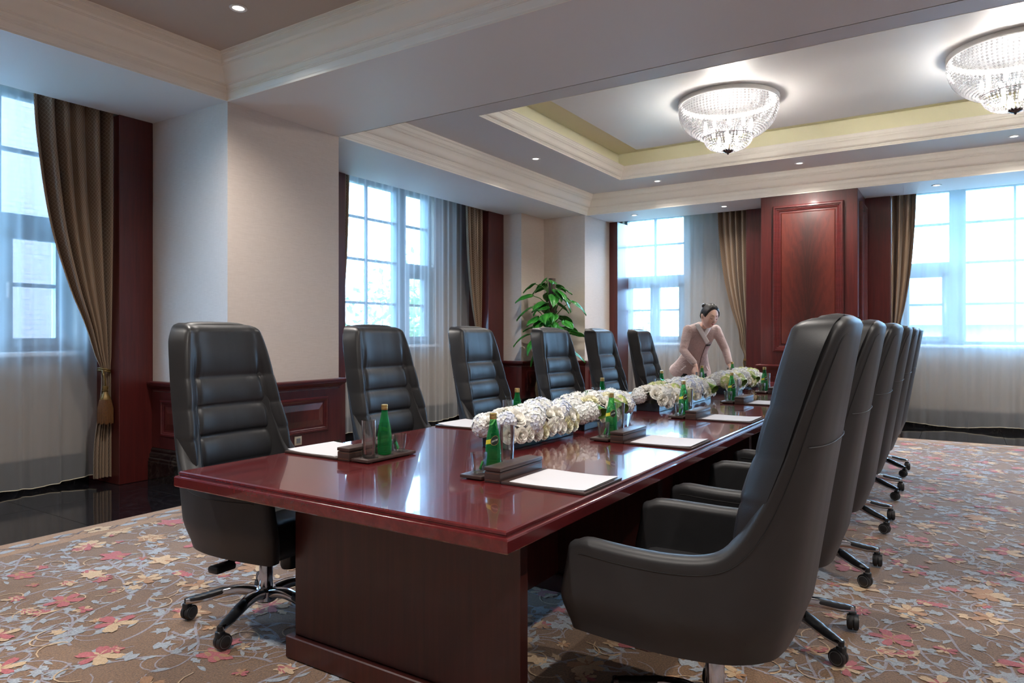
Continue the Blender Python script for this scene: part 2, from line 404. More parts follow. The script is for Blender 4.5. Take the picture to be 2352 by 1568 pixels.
# wooden window jambs
def jamb(x0,x1,y0,y1,par): return MB().rbox(x0,x1,y0,y1,0,ZS,.004,1).obj('window_jamb',M['mahog'],par)
jamb(XW,XJ,3.18,YP0-.002,wall_left); jamb(XW,XJ,YP1+.002,5.8,wall_left); jamb(XW,XJ,8.75,9.168,wall_left); jamb(XW,XJ,-.75,-.45,wall_left)
jamb(XP+.002,-4.85,YJ,YW,wall_back); jamb(-2.73,-2.322,YJ,YW,wall_back); jamb(-1.108,-.8,YJ,YW,wall_back); jamb(2.2,2.498,YJ,YW,wall_back)
# --- wainscot : chair rail, framed panels, black marble base
RAIL=[(0,0),(-.012,.0),(-.012,.012),(-.02,.02),(-.03,.03),(-.042,.036),(-.055,.05),(-.055,.062),(-.062,.066),(-.062,.078),(-.05,.086),(0,.086)]
BASE=[(-.05,0),(-.05,.165),(-.044,.175),(-.044,.195),(-.034,.205),(-.036,.225),(-.03,.24),(-.02,.25),(-.022,.27),(-.012,.285),(0,.295)]
def path_trim(pts,prof,z0):
    # sweep along open polyline pts (room on the right hand side when walking); prof offset negative = outward into the room
    m=MB(); n=len(pts); P=[Vector(p) for p in pts]; offs=[]
    for i in range(n):
        d1=(P[i]-P[i-1]).normalized() if i>0 else None; d2=(P[i+1]-P[i]).normalized() if i<n-1 else None
        n1=Vector((d1.y,-d1.x)) if d1 else None; n2=Vector((d2.y,-d2.x)) if d2 else None
        if n1 is None: o=n2
        elif n2 is None: o=n1
        else: o=(n1+n2)/(1+n1.dot(n2))
        offs.append(o)
    vs=[];k=len(prof)
    for i in range(n):
        for o,z in prof: q=P[i]+offs[i]*(-o); vs.append((q.x,q.y,z0+z))
    fs=[(i*k+j,i*k+j+1,(i+1)*k+j+1,(i+1)*k+j) for i in range(n-1) for j in range(k-1)]
    fs+=[tuple(range(k)),tuple((n-1)*k+j for j in range(k))]
    return m.add(vs,fs)
PIER_A=[(XJ,YP0),(XP,YP0),(XP,YP1),(XJ,YP1)]
PIER_A=[(XP,YP1),(XP,YP0),(XJ,YP0)][::-1]
# walking so that the room lies to the right
pa=[(XJ,YP0),(XP,YP0),(XP,YP1),(XJ,YP1)]
pc=[(XJ,9.17),(-5.75,9.17),(-5.75,9.87),(XP,9.87),(XP,YJ)]
pb=[(-2.32,YJ),(-2.32,YF),(-1.11,YF),(-1.11,YJ)]
pd=[(XJ,-1.95),(XP,-1.95),(XP,-.75),(XJ,-.75)]
k=1
for nm,pt in (('left',pa),('corner',pc),('near',pd)):
    k0=path_trim(pt,[(-.012,0),(-.012,.5)],.29); k0.obj('wainscot_field',M['mahog'],wall_left,0)
for i,pt in enumerate((pa,pc,pb,pd)):
    sobj('trim_%d'%(4+i),path_trim(pt,RAIL,.795),M['mahog_h'],None,30)
    sobj('baseboard_'+('left','corner','back','near')[i],path_trim(pt,BASE,0),M['marble_b'],None,30)
FR=[(0,0),(0,.012),(.006,.018),(.02,.018),(.024,.012),(.032,.010),(.04,.003),(.052,.003)]
def wpanel(par,Mx,x0,x1,y0,y1,inner=True,mat='mahog_h',imat='flame',fr=FR,rw=.05):
    m=MB(); m.ring((x0,x1,y0,y1),fr); m.v=[tuple(Mx@Vector(p)) for p in m.v]; m.obj('panel_molding',M[mat],par,28)
    d=fr[-1][0]; m=MB(); m.ring((x0+d,x1-d,y0+d,y1-d),[(0,fr[-1][1]-.004),(rw,.010),(rw+.004,.010)],cap_top=True)
    if imat=='flame':
        cx,cy=(x0+x1)/2,(y0+y1)/2; m.v=[(a-cx,b-cy,c) for a,b,c in m.v]
        m.v=[(a,-c,b) for a,b,c in m.v]     # local: x across, z up, -y out
        o=m.obj('raised_panel',M['flame'],par,0); o.matrix_local=Mx@Matrix.Translation((cx,cy,0))@Matrix(((1,0,0,0),(0,0,1,0),(0,-1,0,0),(0,0,0,1)))
        # keep the veneer's local frame
    else:
        m.v=[tuple(Mx@Vector(p)) for p in m.v]; m.obj('raised_panel',M[imat],par,0)
wpanel(wall_left,face_px(XP+.012),3.62,4.53,.40,.72,rw=.06); wpanel(wall_left,face_ny(YP0-.012),-5.93,-5.14,.40,.72,rw=.06)
wpanel(wall_left,face_px(-5.75+.012),9.3,9.76,.40,.72,rw=.06); wpanel(wall_left,face_ny(9.87-.012),-5.62,-5.12,.40,.72,rw=.06)
wpanel(wall_left,face_px(XP+.012),10.0,10.66,.40,.72,rw=.06)
# the tall mahogany pier between the far windows
m=MB().rbox(-2.32,-1.11,YF,YW,0,ZS,.005,1); wood_pier=m.obj('mahogany_pier',M['mahog'],wall_back)
FR2=[(0,0),(0,.03),(.012,.042),(.03,.042),(.036,.03),(.05,.028),(.056,.02),(.07,.016),(.08,.004),(.10,.004)]
def pier_panels():
    wpanel(wall_back,face_ny(YF-.002),-2.155,-1.272,1.06,3.045,fr=FR2,rw=.012)
    wpanel(wall_back,face_ny(YF-.002),-2.155,-1.272,.40,.72,rw=.06)
    wpanel(wall_back,face_px(-1.11+.002),YF+.15,YJ-.1,1.06,3.045,fr=FR2,rw=.012)
pier_panels()
# skirting in the window bays and sills
m=MB().box(XW,XW+.03,-.45,3.18,0,.24); m.box(XW,XW+.03,5.8,8.75,0,.24); sobj('baseboard_bays',m,M['marble_b'],None,0)
m=MB().box(-4.85,-2.73,YW-.03,YW,0,.24); m.box(-.8,2.2,YW-.03,YW,0,.24); sobj('baseboard_bays_back',m,M['marble_b'],None,0)
# outlets
def outlet(Mx,label):
    t=thing('wall_outlet',label,'outlet'); t.matrix_world=Mx
    MB().rbox(-.040,.040,-.040,.040,0,.008,.003,2).obj('cover_plate',M['plate'],t); MB().rbox(-.022,.022,-.022,.022,.007,.010,.002,1).obj('socket_face',M['greyring'],t)
outlet(face_ny(9.87-.014,-5.07,.34),'small square outlet low on the corner wainscot behind the plant')
outlet(face_px(XP+.014,4.18,.345),'small pale outlet below the panel of the wallpapered pier')
# ---------------------------------------------------------------- windows
def window(name,Mx,W,layout,right_casement=True):
    """Mx: local x along wall, y up, z into the room; glass at z=0. layout: list of (kind,x0,x1)"""
    root=thing(name,'','window'); del root['category']; root['kind']='structure'; root.matrix_world=Mx
    H0,H1=ZB,ZTOP
    m=MB(); f=.05
    m.box(0,W,H0,H0+f,-.05,.05); m.box(0,W,H1-f,H1,-.05,.05); m.box(0,f,H0,H1,-.05,.05); m.box(W-f,W,H0,H1,-.05,.05)
    m.obj('window_frame',M['winframe'],root,0)
    MB().rbox(-.03,W+.03,ZB-.04,ZB,.02,.22,.008,2).obj('window_sill',M['sill'],root)
    for kind,a,b in layout:
        if kind=='post': MB().rbox(a,b,H0,H1,-.06,.06,.004,1).obj('window_post',M['winframe'],root)
        elif kind=='fixed':
            n=2; xs=[a+(b-a)*i/n for i in range(n+1)]; zs=[H0+f,1.72,2.30,2.86,H1-f]
            for x in xs[1:-1]: MB().rbox(x-.014,x+.014,H0,H1,-.02,.03,.003,1).obj('mullion',M['winframe'],root)
            for z in zs[1:-1]: MB().rbox(a,b,z-.017,z+.017,-.018,.026,.003,1).obj('glazing_bar',M['winframe'],root)
            for i in range(n):
                for j in range(4): MB().box(xs[i],xs[i+1],zs[j],zs[j+1],-.004,.002).obj('pane',M['pane'],root,0)
        else:
            MB().rbox(a,b,2.17,2.32,-.05,.05,.004,1).obj('transom',M['winframe'],root)
            MB().rbox(a,b,2.86-.017,2.86+.017,-.018,.026,.003,1).obj('glazing_bar',M['winframe'],root)
            if kind=='pair': 
                c=(a+b)/2; MB().rbox(c-.02,c+.02,2.3,H1,-.02,.03,.003,1).obj('mullion',M['winframe'],root); sash=[(a,c,1),(c,b,-1)]
            else: sash=[(a,b,1 if kind=='caseR' else -1)]
            for z0,z1 in ((2.32,2.86),(2.86,H1-f)): MB().box(a,b,z0,z1,-.004,.002).obj('pane',M['pane'],root,0)
            for s0,s1,hs in sash:
                m=MB(); g=.085
                m.box(s0,s1,H0+.03,H0+.03+g,-.03,.05); m.box(s0,s1,2.17-g*.7,2.17,-.03,.05); m.box(s0,s0+g,H0+.03,2.17,-.03,.05); m.box(s1-g,s1,H0+.03,2.17,-.03,.05)
                ca=m.obj('casement',M['winframe'],root,0)
                MB().rbox(s0+g,s1-g,1.72-.017,1.72+.017,-.018,.026,.003,1).obj('glazing_bar',M['winframe'],ca)
                MB().box(s0+g,s1-g,H0+.03+g,2.17-g*.7,-.004,.002).obj('pane',M['pane'],ca,0)
                hx=s1-g/2 if hs>0 else s0+g/2
                MB().rbox(hx-.012,hx+.012,1.60,1.74,.05,.075,.006,2).obj('handle',M['sill'],ca)
    return root
TRI=[('caseR',.05,.55),('post',.55,.75),('fixed',.75,1.85),('post',1.85,2.05),('caseL',2.05,2.55)]
window('window_1',face_px(-6.75,W1[0],0),2.6,TRI); window('window_2',face_px(-6.75,W2[0],0),2.6,TRI)
window('window_3',face_ny(11.6,W3[0],0),1.13,[('pair',.05,1.08)])
window('window_4',face_ny(11.6,W4[0],0),2.75,[('caseR',.05,.62),('post',.62,.82),('fixed',.82,1.93),('post',1.93,2.13),('caseL',2.13,2.70)])
# ================================================================== lamps
def downlight_proto():
    t=thing('downlight','','downlight')
    MB().lathe([(.038,-.006),(.052,-.008),(.058,-.004),(.058,.0)],24).obj('trim_ring',M['whitemetal'],t)
    MB().lathe([(.0,-.001),(.040,-.001)],20).obj('lens',M['lens'],t)
    return t
dl=downlight_proto(); dl_used=False
def downlight(x,y,z,label,group=None,power=None,tilt=1.25):
    global dl_used
    if not dl_used: o=dl; dl_used=True; o.location=(x,y,z); o['label']=label
    else: o=dup(dl,(x,y,z),0,label)
    if group: o['group']=group
    l=bpy.data.lights.new('downlight_beam','SPOT'); l.energy=power or SPOT_W; l.spot_size=math.radians(140); l.spot_blend=1.0; l.shadow_soft_size=.04; l.color=(1,.94,.87)
    lo=bpy.data.objects.new('downlight_beam',l); link(lo,o); lo.location=(0,0,-.02)
downlight(-4.35,10.32,ZS,'recessed downlight in the soffit over the window with the pair of casements',None,10)
downlight(-2.93,10.32,ZS,'recessed downlight in the soffit beside the tall mahogany pier, above its tied curtain',None,10)
downlight(-.25,10.32,ZS,'recessed downlight in the soffit over the wide far window',None,10)
downlight(-4.43,7.40,ZT,'recessed downlight in the grey ceiling ring along the left windows')
downlight(-3.62,9.42,ZT,'recessed downlight in the grey ceiling ring nearest its far left corner')
downlight(-1.72,9.42,ZT,'recessed downlight in the grey ceiling ring above the tall mahogany pier')
downlight(.50,9.42,ZT,'recessed downlight in the grey ceiling ring towards the wide far window')
downlight(2.6,7.4,ZT,'recessed downlight in the grey ceiling ring away from the windows')
downlight(-4.05,2.9,ZT,'large recessed downlight in the taupe ceiling of the nearer tray')
NG='added fill downlights in the taupe ceiling behind the viewer'
for x,y in ((-1.4,2.9),(1.2,2.9),(-4.0,.3),(-1.4,.3),(1.2,.3)):  # unseen lamps added as fill light for the near half
    downlight(x,y,ZT,'added fill downlight in the taupe ceiling over the near half of the room',NG,55 if x==-1.4 and y>2 else None)
# crystal ceiling chandeliers
def bead_mat():
    t=NT('crystal_bead'); t.n.remove(t.b)
    tr=t.node('ShaderNodeBsdfTransparent'); tr.inputs[0].default_value=(.98,.98,1,1)
    tl=t.node('ShaderNodeBsdfTranslucent'); tl.inputs[0].default_value=(.30,.30,.31,1)
    gl=t.node('ShaderNodeBsdfGlossy'); gl.inputs['Roughness'].default_value=.08
    a=t.node('ShaderNodeMixShader'); a.inputs[0].default_value=.45; t.lk(tl.outputs[0],a.inputs[1]); t.lk(gl.outputs[0],a.inputs[2])
    b=t.node('ShaderNodeMixShader'); b.inputs[0].default_value=.55; t.lk(tr.outputs[0],b.inputs[1]); t.lk(a.outputs[0],b.inputs[2]); t.lk(b.outputs[0],t.out.inputs[0]); return t.mat
M['bead']=bead_mat()
def chandelier(x,y,label):
    t=thing('chandelier',label,'chandelier',(x,y,PZ))
    MB().lathe([(.505,0),(.512,-.004),(.512,-.04),(.50,-.046),(.48,-.04),(.47,0)],64).obj('rim_band',M['bead_rim'],t)
    MB().lathe([(0,-.004),(.485,-.004)],48).obj('ceiling_plate',M['plate_dk'],t)
    octv=[(1,0,0),(-1,0,0),(0,1,0),(0,-1,0),(0,0,1),(0,0,-1)]; octf=[(0,2,4),(2,1,4),(1,3,4),(3,0,4),(2,0,5),(1,2,5),(3,1,5),(0,3,5)]
    def bowl(prof,n,rb,name):
        m=MB(); L=[0]
        for (r0,z0),(r1,z1) in zip(prof,prof[1:]): L.append(L[-1]+math.hypot(r1-r0,z1-z0))
        steps=int(L[-1]/(rb*2.05))
        for j in range(steps+1):
            s=L[-1]*j/steps; i=max(k for k in range(len(L)) if L[k]<=s+1e-9); i=min(i,len(prof)-2); q=(s-L[i])/(L[i+1]-L[i])
            r=prof[i][0]+(prof[i+1][0]-prof[i][0])*q; z=prof[i][1]+(prof[i+1][1]-prof[i][1])*q
            nn=n if r>.6*prof[0][0] else (n*2//3 if r>.35*prof[0][0] else n//3)
            for k in range(nn):
                a=2*PI*k/nn; b=rb*(1.0 if nn==n else 1.05)
                m.add([(r*math.cos(a)+b*vx,r*math.sin(a)+b*vy,z+b*vz) for vx,vy,vz in octv],octf)
        o=m.obj(name,M['bead'],t,0); o['kind']='stuff'
    big=[(.495,-.055),(.50,-.10),(.488,-.17),(.455,-.24),(.40,-.305),(.33,-.355),(.25,-.385)]
    small=[(.245,-.385),(.243,-.41),(.225,-.45),(.185,-.49),(.12,-.515),(.06,-.525)]
    bowl(big,84,.0125,'crystal_strings'); bowl(small,44,.0115,'lower_crystal_strings')
    MB().lathe([(.25,-.38),(.256,-.385),(.25,-.39)],40).obj('ring',M['chrome'],t)
    MB().lathe([(.06,-.52),(.05,-.535),(.025,-.55),(.012,-.553),(.008,-.565),(0,-.57)],20).obj('finial',M['blackch'],t)
    for k in range(10):
        a=2*PI*k/10; r=.24
        b=MB().lathe([(0,-.33),(.012,-.325),(.018,-.30),(.017,-.27),(.01,-.23),(0,-.228)],10,(r*math.cos(a),r*math.sin(a),0)).obj('bulb',M['bulb'],t)
    for k in range(4):
        a=2*PI*k/4+.4; r=.09
        MB().lathe([(0,-.48),(.012,-.475),(.018,-.45),(.017,-.42),(.01,-.38),(0,-.378)],10,(r*math.cos(a),r*math.sin(a),0)).obj('bulb',M['bulb'],t)
    l=bpy.data.lights.new('chandelier_light','POINT'); l.energy=CHAND_W; l.shadow_soft_size=.06; l.color=(1,.94,.86)
    lo=bpy.data.objects.new('chandelier_light',l); link(lo,t); lo.location=(0,0,-.285)
M['plate_dk']=plain('brushed_plate',srgb(92,92,94),.5)
M['bead_rim']=plain('beaded_silver_rim',srgb(225,223,220),.3,.3); M['blackch']=plain('dark_chrome',srgb(90,84,90),.15,1)
chandelier(-2.05,7.36,'crystal bowl chandelier over the table, with a smaller bowl below it')
chandelier(.40,7.36,'crystal bowl chandelier out over the open carpet beyond the chairs')
# ================================================================== carpet
def carpet_mat(name,c1,c2,sc_=140):
    t=NT(name); f=t.noise(t.coord('Object'),sc_,3,.7); g=t.noise(t.coord('Object'),2.2,2,.5)
    s=t.math('ADD',t.math('MULTIPLY',f,.85),t.math('MULTIPLY',g,.15))
    t.set(Base_Color=t.ramp(s,[(.36,c1),(.64,c2)]),Roughness=.95,Sheen_Weight=.5); t.b.inputs['Specular IOR Level'].default_value=.1
    t.bump(f,.5,.004); return t.mat
cm=[carpet_mat('carpet_brown',srgb(86,62,42),srgb(146,111,78)),carpet_mat('carpet_vine',srgb(126,118,126),srgb(164,156,162)),
    carpet_mat('carpet_leaf',srgb(130,136,144),srgb(172,178,184)),carpet_mat('carpet_rose',srgb(152,66,72),srgb(188,100,102)),
    carpet_mat('carpet_cream',srgb(180,148,110),srgb(210,182,146)),carpet_mat('carpet_tan',srgb(150,106,70),srgb(182,136,94)),
    carpet_mat('carpet_border',srgb(134,98,68),srgb(170,132,94)),carpet_mat('carpet_dark',srgb(66,54,58),srgb(92,78,80))]
carpet=MB().rbox(CX0,CX1,CY0,CY1,-.011,.008,.003,1).obj('carpet',cm[0]); tag(carpet,'wide brown carpet woven with pale vines, leaves and rose flowers','carpet')
rng=random.Random(11); T=1.7; BW=.27
def zz(z,mi): return {1:.0084,2:.0090,7:.0090}.get(mi,.0102)+rng.random()*{1:.0005,2:.0011,7:.001}.get(mi,.0013)
def ribbon(pts,w0,w1,z,mi,mb):
    z=zz(z,mi)
    n=len(pts); vs=[];
    for i,(x,y) in enumerate(pts):
        x0,y0=pts[max(0,i-1)]; x1,y1=pts[min(n-1,i+1)]; dx,dy=x1-x0,y1-y0; l=math.hypot(dx,dy) or 1
        w=(w0+(w1-w0)*i/(n-1))/2; vs+=[(x-dy/l*w,y+dx/l*w,z),(x+dy/l*w,y-dx/l*w,z)]
    mb.append((vs,[(2*i,2*i+1,2*i+3,2*i+2) for i in range(n-1)],mi))
def fan(cx,cy,pts,z,mi,mb):
    z=zz(z,mi)
    mb.append(([(cx,cy,z)]+[(x,y,z) for x,y in pts],[(0,i+1,(i+1)%len(pts)+1) for i in range(len(pts))],mi))
def leaf2(x,y,a,s,z,mi,mb,kind=0):
    if kind==0: out=[(0,-.06),(.25,-.22),(.35,-.14),(.6,-.26),(.66,-.14),(1.0,-.02),(.75,.10),(.62,.24),(.42,.12),(.25,.2),(0,.06)]
    elif kind==1: out=[(0,0),(.3,-.16),(.65,-.2),(1.1,.05),(.6,.12),(.3,.1)]
    else: out=[(0,-.05),(.15,-.4),(.4,-.22),(.7,-.45),(.72,-.15),(1.05,0),(.72,.15),(.7,.45),(.4,.22),(.15,.4),(0,.05)]
    ca,sa=math.cos(a),math.sin(a); p=[(x+s*(u*ca-v*sa),y+s*(u*sa+v*ca)) for u,v in out]
    fan(x+s*.45*ca,y+s*.45*sa,p,z,mi,mb)
def flower2(x,y,s,mb,z):
    kind=rng.random(); a0=rng.random()*6.3; n=rng.choice((5,6,7)); c1,c2=rng.choice(((3,4),(4,3),(5,4),(3,5),(4,5),(3,4)))
    if kind<.62:
        for k in range(n):
            a=a0+2*PI*k/n+rng.uniform(-.15,.15); L=s*rng.uniform(.75,1.1); wd=rng.uniform(.34,.5)
            p=[(x+L*(u*math.cos(a)-v*wd*math.sin(a)),y+L*(u*math.sin(a)+v*wd*math.cos(a))) for u,v in ((.1,-.15),(.45,-.55),(.8,-.62),(1,-.25),(.93,.0),(1.04,.3),(.8,.6),(.45,.5),(.1,.15))]
            fan(x+L*.55*math.cos(a),y+L*.55*math.sin(a),p,z+.0001*(k%3),c2 if rng.random()<.35 else c1,mb)
        for k in range(n):
            a=a0+2*PI*(k+.5)/n; L=s*.55
            p=[(x+L*(u*math.cos(a)-v*.3*math.sin(a)),y+L*(u*math.sin(a)+v*.3*math.cos(a))) for u,v in ((0,-.1),(.5,-.5),(1,0),(.5,.5),(0,.1))]
            fan(x+L*.5*math.cos(a),y+L*.5*math.sin(a),p,z+.0005,c2,mb)
    else:
        p=[]; m=26
        for k in range(m):
            a=2*PI*k/m; r=s*(.8+.22*math.sin(a*n+a0)+rng.uniform(-.1,.1)); p.append((x+r*math.cos(a)*1.1,y+r*math.sin(a)*.85))
        fan(x,y,p,z,c1,mb)
        for k in range(6):
            a=a0+k*1.05; q=[(x+s*(.5*math.cos(a)+.36*math.cos(b)),y+s*(.42*math.sin(a)+.16*math.sin(b+a))) for b in [i*PI/4 for i in range(8)]]
            fan(sum(u for u,_ in q)/8,sum(v for _,v in q)/8,q,z+.0004,c2,mb)
cells=[]
pts=[]
def far_enough(x,y,d):
    for u,v,e in pts:
        dx=abs(x-u); dx=min(dx,T-dx); dy=abs(y-v); dy=min(dy,T-dy)
        if math.hypot(dx,dy)<max(d,e): return False
    return True
def put(d,n,fn,own=True):
    global pts
    if own: pts=[]
    for _ in range(n):
        for _t in range(80):
            x,y=rng.random()*T,rng.random()*T
            if far_enough(x,y,d):
                pts.append((x,y,d)); mb=[]; fn(x,y,mb); cells.append((x,y,mb)); break
def big_flower(x,y,mb): flower2(x,y,rng.uniform(.07,.11),mb,.0096)
def vine(x,y,mb):
    a=rng.random()*6.3; sgn=rng.choice((-1,1)); L=rng.uniform(.55,.85); n=30; p=[]; cx,cy=x,y; tight=rng.uniform(7,13)
    for i in range(n):
        p.append((cx,cy)); s=i/n; a+=sgn*(-3.2*math.cos(s*PI*1.2)*(s<.5)+tight*s**2.5)*L/n*1.15; cx+=math.cos(a)*L/n; cy+=math.sin(a)*L/n
    ribbon(p,.0135,.007,.0086,1,mb)
    for i in range(2,n,4):
        if rng.random()<.12: continue
        dx,dy=p[i][0]-p[i-1][0],p[i][1]-p[i-1][1]; sd=rng.choice((-1,1)); aa=math.atan2(dy,dx)+sd*rng.uniform(.45,1.0)
        sz=rng.uniform(.055,.098)*(1-.3*i/n)
        leaf2(p[i][0],p[i][1],aa,sz,.0089+.0001*(i%3),2 if rng.random()<.94 else 4,mb,rng.choice((0,0,1,1,2)))
        if i%8==2:
            q=[(p[i][0]+.14*t_*math.cos(aa+.8*sd*t_*(1+t_)),p[i][1]+.14*t_*math.sin(aa+.8*sd*t_*(1+t_))) for t_ in [k/8 for k in range(9)]]
            ribbon(q,.008,.005,.0087,1 if rng.random()<.8 else 4,mb)
    flower2(p[-1][0],p[-1][1],rng.uniform(.03,.05),mb,.0094) if rng.random()<.4 else None
put(.30,24,big_flower); put(.16,58,vine)
def small_leaf(x,y,mb): leaf2(x,y,rng.random()*6.3,rng.uniform(.05,.09),.0090,2,mb,rng.choice((0,1,2)))
put(.12,70,small_leaf)
def smallf(x,y,mb): flower2(x,y,rng.uniform(.03,.05),mb,.0094)
put(.2,26,smallf)
mv,ml,mf=MB(),MB(),MB()
nx=int((CX1-CX0)/T)+2; ny=int((CY1-CY0)/T)+2
for i in range(nx):
    for j in range(ny):
        ox,oy=CX0+i*T-.3,CY0+j*T-.2
        for x,y,mb in cells:
            X,Y=x+ox,y+oy
            if not(CX0+BW+.02<X<CX1-.1 and CY0+.1<Y<CY1-BW-.02): continue
            for vs,fs,mi in mb:
                vv=[(min(max(a+ox,CX0+BW),CX1-.05),min(b+oy,CY1-BW),c) for a,b,c in vs]
                (mv if mi==1 else ml if mi==2 else mf).add(vv,fs,mi)
def stuffmesh(mb,name,cset):
    mb.m=[cset.index(i) for i in mb.m]
    o=mb.obj(name,[cm[i] for i in cset],carpet,0); o['kind']='stuff'; return o
stuffmesh(mv,'woven_vines',[1]); stuffmesh(ml,'woven_leaves',[2]); stuffmesh(mf,'woven_flowers',[2,3,4,5])
# border along the left and far edges
m=MB(); z=.0088
m.add([(CX0+.012,CY0,z),(CX0+BW,CY0,z),(CX0+BW,CY1-BW,z),(CX0+.012,CY1-.012,z)],[(0,1,2,3)],0)
m.add([(CX0+.012,CY1-.012,z),(CX0+BW,CY1-BW,z),(CX1,CY1-BW,z),(CX1,CY1-.012,z)],[(0,1,2,3)],0)
m.obj('woven_border',[cm[6]],carpet,0)
mb=[]
def border_motif(o,d,nrm,L):
    k=0; s=.2
    while s<L-.2:
        c=(o[0]+d[0]*s+nrm[0]*.145,o[1]+d[1]*s+nrm[1]*.145)
        def P(a,b): return (c[0]+d[0]*a+nrm[0]*b,c[1]+d[1]*a+nrm[1]*b)
        if k%3==2:
            for q in range(5):
                a=q*2*PI/5; fan(*P(.05*math.cos(a),.045*math.sin(a)),[P(.05*math.cos(a)+.036*math.cos(b),.045*math.sin(a)+.026*math.sin(b)) for b in [i*PI/4 for i in range(8)]],.0097,4,mb)
        else:
            for aa,bb in ((-.06,.035),(.05,-.04)):
                fan(*P(aa,bb),[P(aa+.058*math.cos(b)*1,bb+.027*math.sin(b)) for b in [i*PI/8 for i in range(16)]],.0096,2,mb)
        ribbon([P(.13*t_-.0,.05*math.sin(t_*PI*1.0)*(1 if k%2 else -1)) for t_ in [i/10*2-1 for i in range(11)]],.012,.012,.0092,7,mb)
        ribbon([P(-.1+.2*i/8,.03*math.cos(i)) for i in range(9)],.006,.006,.0093,7,mb)
        s+=.245; k+=1
border_motif((CX0,CY0),(0,1),(1,0),CY1-CY0); border_motif((CX0,CY1),(1,0),(0,-1),CX1-CX0)
mbx=MB()
for vs,fs,mi in mb: mbx.add(vs,fs,mi)
stuffmesh(mbx,'woven_border_motifs',[2,4,7])
# ================================================================== curtains
def sheer_curtain(name,Mx,x0,x1,label,seed,zt=3.5,zb=.05,gaps=()):
    """Mx local x along wall, y up, z into the room"""
    r=random.Random(seed); W=x1-x0; n=int(W*70); ph=r.random()*6; fr=[(r.uniform(4.5,6.5),r.random()*6,.5),(r.uniform(9,12),r.random()*6,.35),(r.uniform(2,3),r.random()*6,.4)]
    def fn(u,v):
        x=x0+W*u; a=0
        for f,p,k in fr: a+=k*math.sin(x*f*2*PI/1.0+p+.35*math.sin(v*2+p))
        amp=.024*(.65+.45*(1-v)); zz=zb+(zt-zb)*v-(.02*math.sin(x*5+ph)*(1-v) if v<.02 else 0)
        return (x+.012*math.sin(x*26+p+v)*(1-v),zz,a*amp)
    t=thing(name,label,'curtain'); t.matrix_world=Mx
    m=MB().grid(fn,n,12); cl=m.obj('voile',M['sheer'],t,180)
    m=MB().tube([fn(i/n,0) for i in range(n+1)],.004,5); m.obj('hem',M['hem'],t,180)
    return t
sheer_curtain('sheer_curtain',face_px(-6.42),-.43,3.16,'white sheer curtain at the left window facing the brick building',1)
sheer_curtain('sheer_curtain',face_px(-6.42),5.82,8.72,'white sheer curtain at the left window past the wallpapered pier',2)
sheer_curtain('sheer_curtain',face_ny(11.2),-4.83,-2.76,'white sheer curtain behind the standing woman',4)
sheer_curtain('sheer_curtain',face_ny(11.2),-.78,2.18,'white sheer curtain across the wide far window',7)
def drape_curtain(Mx,edge,inner,dirn,folds,label,tie=True,zt=3.5,tiez=.98,seed=0,tw=.075,zb=.06,low=.14):
    """edge: x of the jamb side, inner: width at the top; dirn=-1 cloth extends towards -x from edge"""
    t=thing('drape_curtain',label,'curtain'); t.matrix_world=Mx; r=random.Random(seed)
    n=folds*18; nv=60; fw=inner*2.2
    wk=[(0,low),(.35,low*.95),(.75,tw*1.05),(tiez,tw),(1.12,tw*1.7),(1.35,inner*.33),(1.7,inner*.56),(2.2,inner*.80),(2.8,inner*.95),(3.2,inner),(3.6,inner)]
    phs=[r.uniform(-.35,.35) for _ in range(folds+2)]
    uvs=[]
    def fn(u,v):
        z=zb+(zt-zb)*v; w=crom(wk,z); uu=u+.015*math.sin(u*folds*2*PI)
        x=edge+dirn*(.001+w*uu)
        k=min(1,w/inner*1.15); ph=folds*u*2*PI+phs[int(u*folds)]*0
        a=math.cos(ph); a=math.copysign(abs(a)**.8,a)
        amp=.058*k+.012; 
        if abs(z-tiez)<.06: amp*=.6
        uvs.append((u*fw,z-.25*u*sst(2.6,1.0,z)))
        return (x,z,a*amp*(.75+.4*math.sin(u*9+seed))+.02*(1-k))
    m=MB().grid(fn,n,nv); m.uv=uvs; m.obj('cloth',M['drape'],t,180)
    return t
def tieback(par,x,z,dirn):
    t=par
    w=.080
    for dz in (-.008,.008):
        MB().tube([(dirn*(w*.5+w*.5*math.cos(a)),dz+.012*math.cos(a),.062*math.sin(a)) for a in [i*2*PI/24 for i in range(25)]],.0075,8).shift((x,z,0)).obj('tieback_rope',M['tasselgold'],t,180)
    c=(dirn*.062,0,.068)
    MB().tube([(dirn*w*.9,0,.045),(dirn*.075,-.04,.068),(c[0],-.09,.068),(c[0],-.135,.068)],.008,8).shift((x,z,0)).obj('hanging_cord',M['tasselgold'],t,180)
    m=MB(); m.lathe([(.004,-.128),(.020,-.131),(.024,-.150),(.018,-.166),(.026,-.170),(.018,-.178),(.022,-.195),(.036,-.222),(.042,-.240),(.044,-.252)],18)
    m.v=[(c[0]+a,b2,c[2]+bb) for a,bb,b2 in m.v]; m.shift((x,z,0)).obj('tassel_cap',M['tasselgold'],t)
    m=MB()
    for k in range(26):
        a=2*PI*k/26; r0=.038; r1=.055
        m.tube([(c[0]+r0*math.cos(a),-.248,c[2]+r0*math.sin(a)),(c[0]+r1*.98*math.cos(a),-.33,c[2]+r1*.98*math.sin(a)),(c[0]+r1*math.cos(a),-.445-.006*(k%3),c[2]+r1*math.sin(a))],[.0075,.008,.007],5)
    m.tube([(c[0],-.248,c[2]),(c[0],-.44,c[2])],[.033,.046],10)
    m.shift((x,z,0)).obj('tassel_fringe',M['tassel'],t,60)
FP=face_px(-6.25); FN=face_ny(10.98)
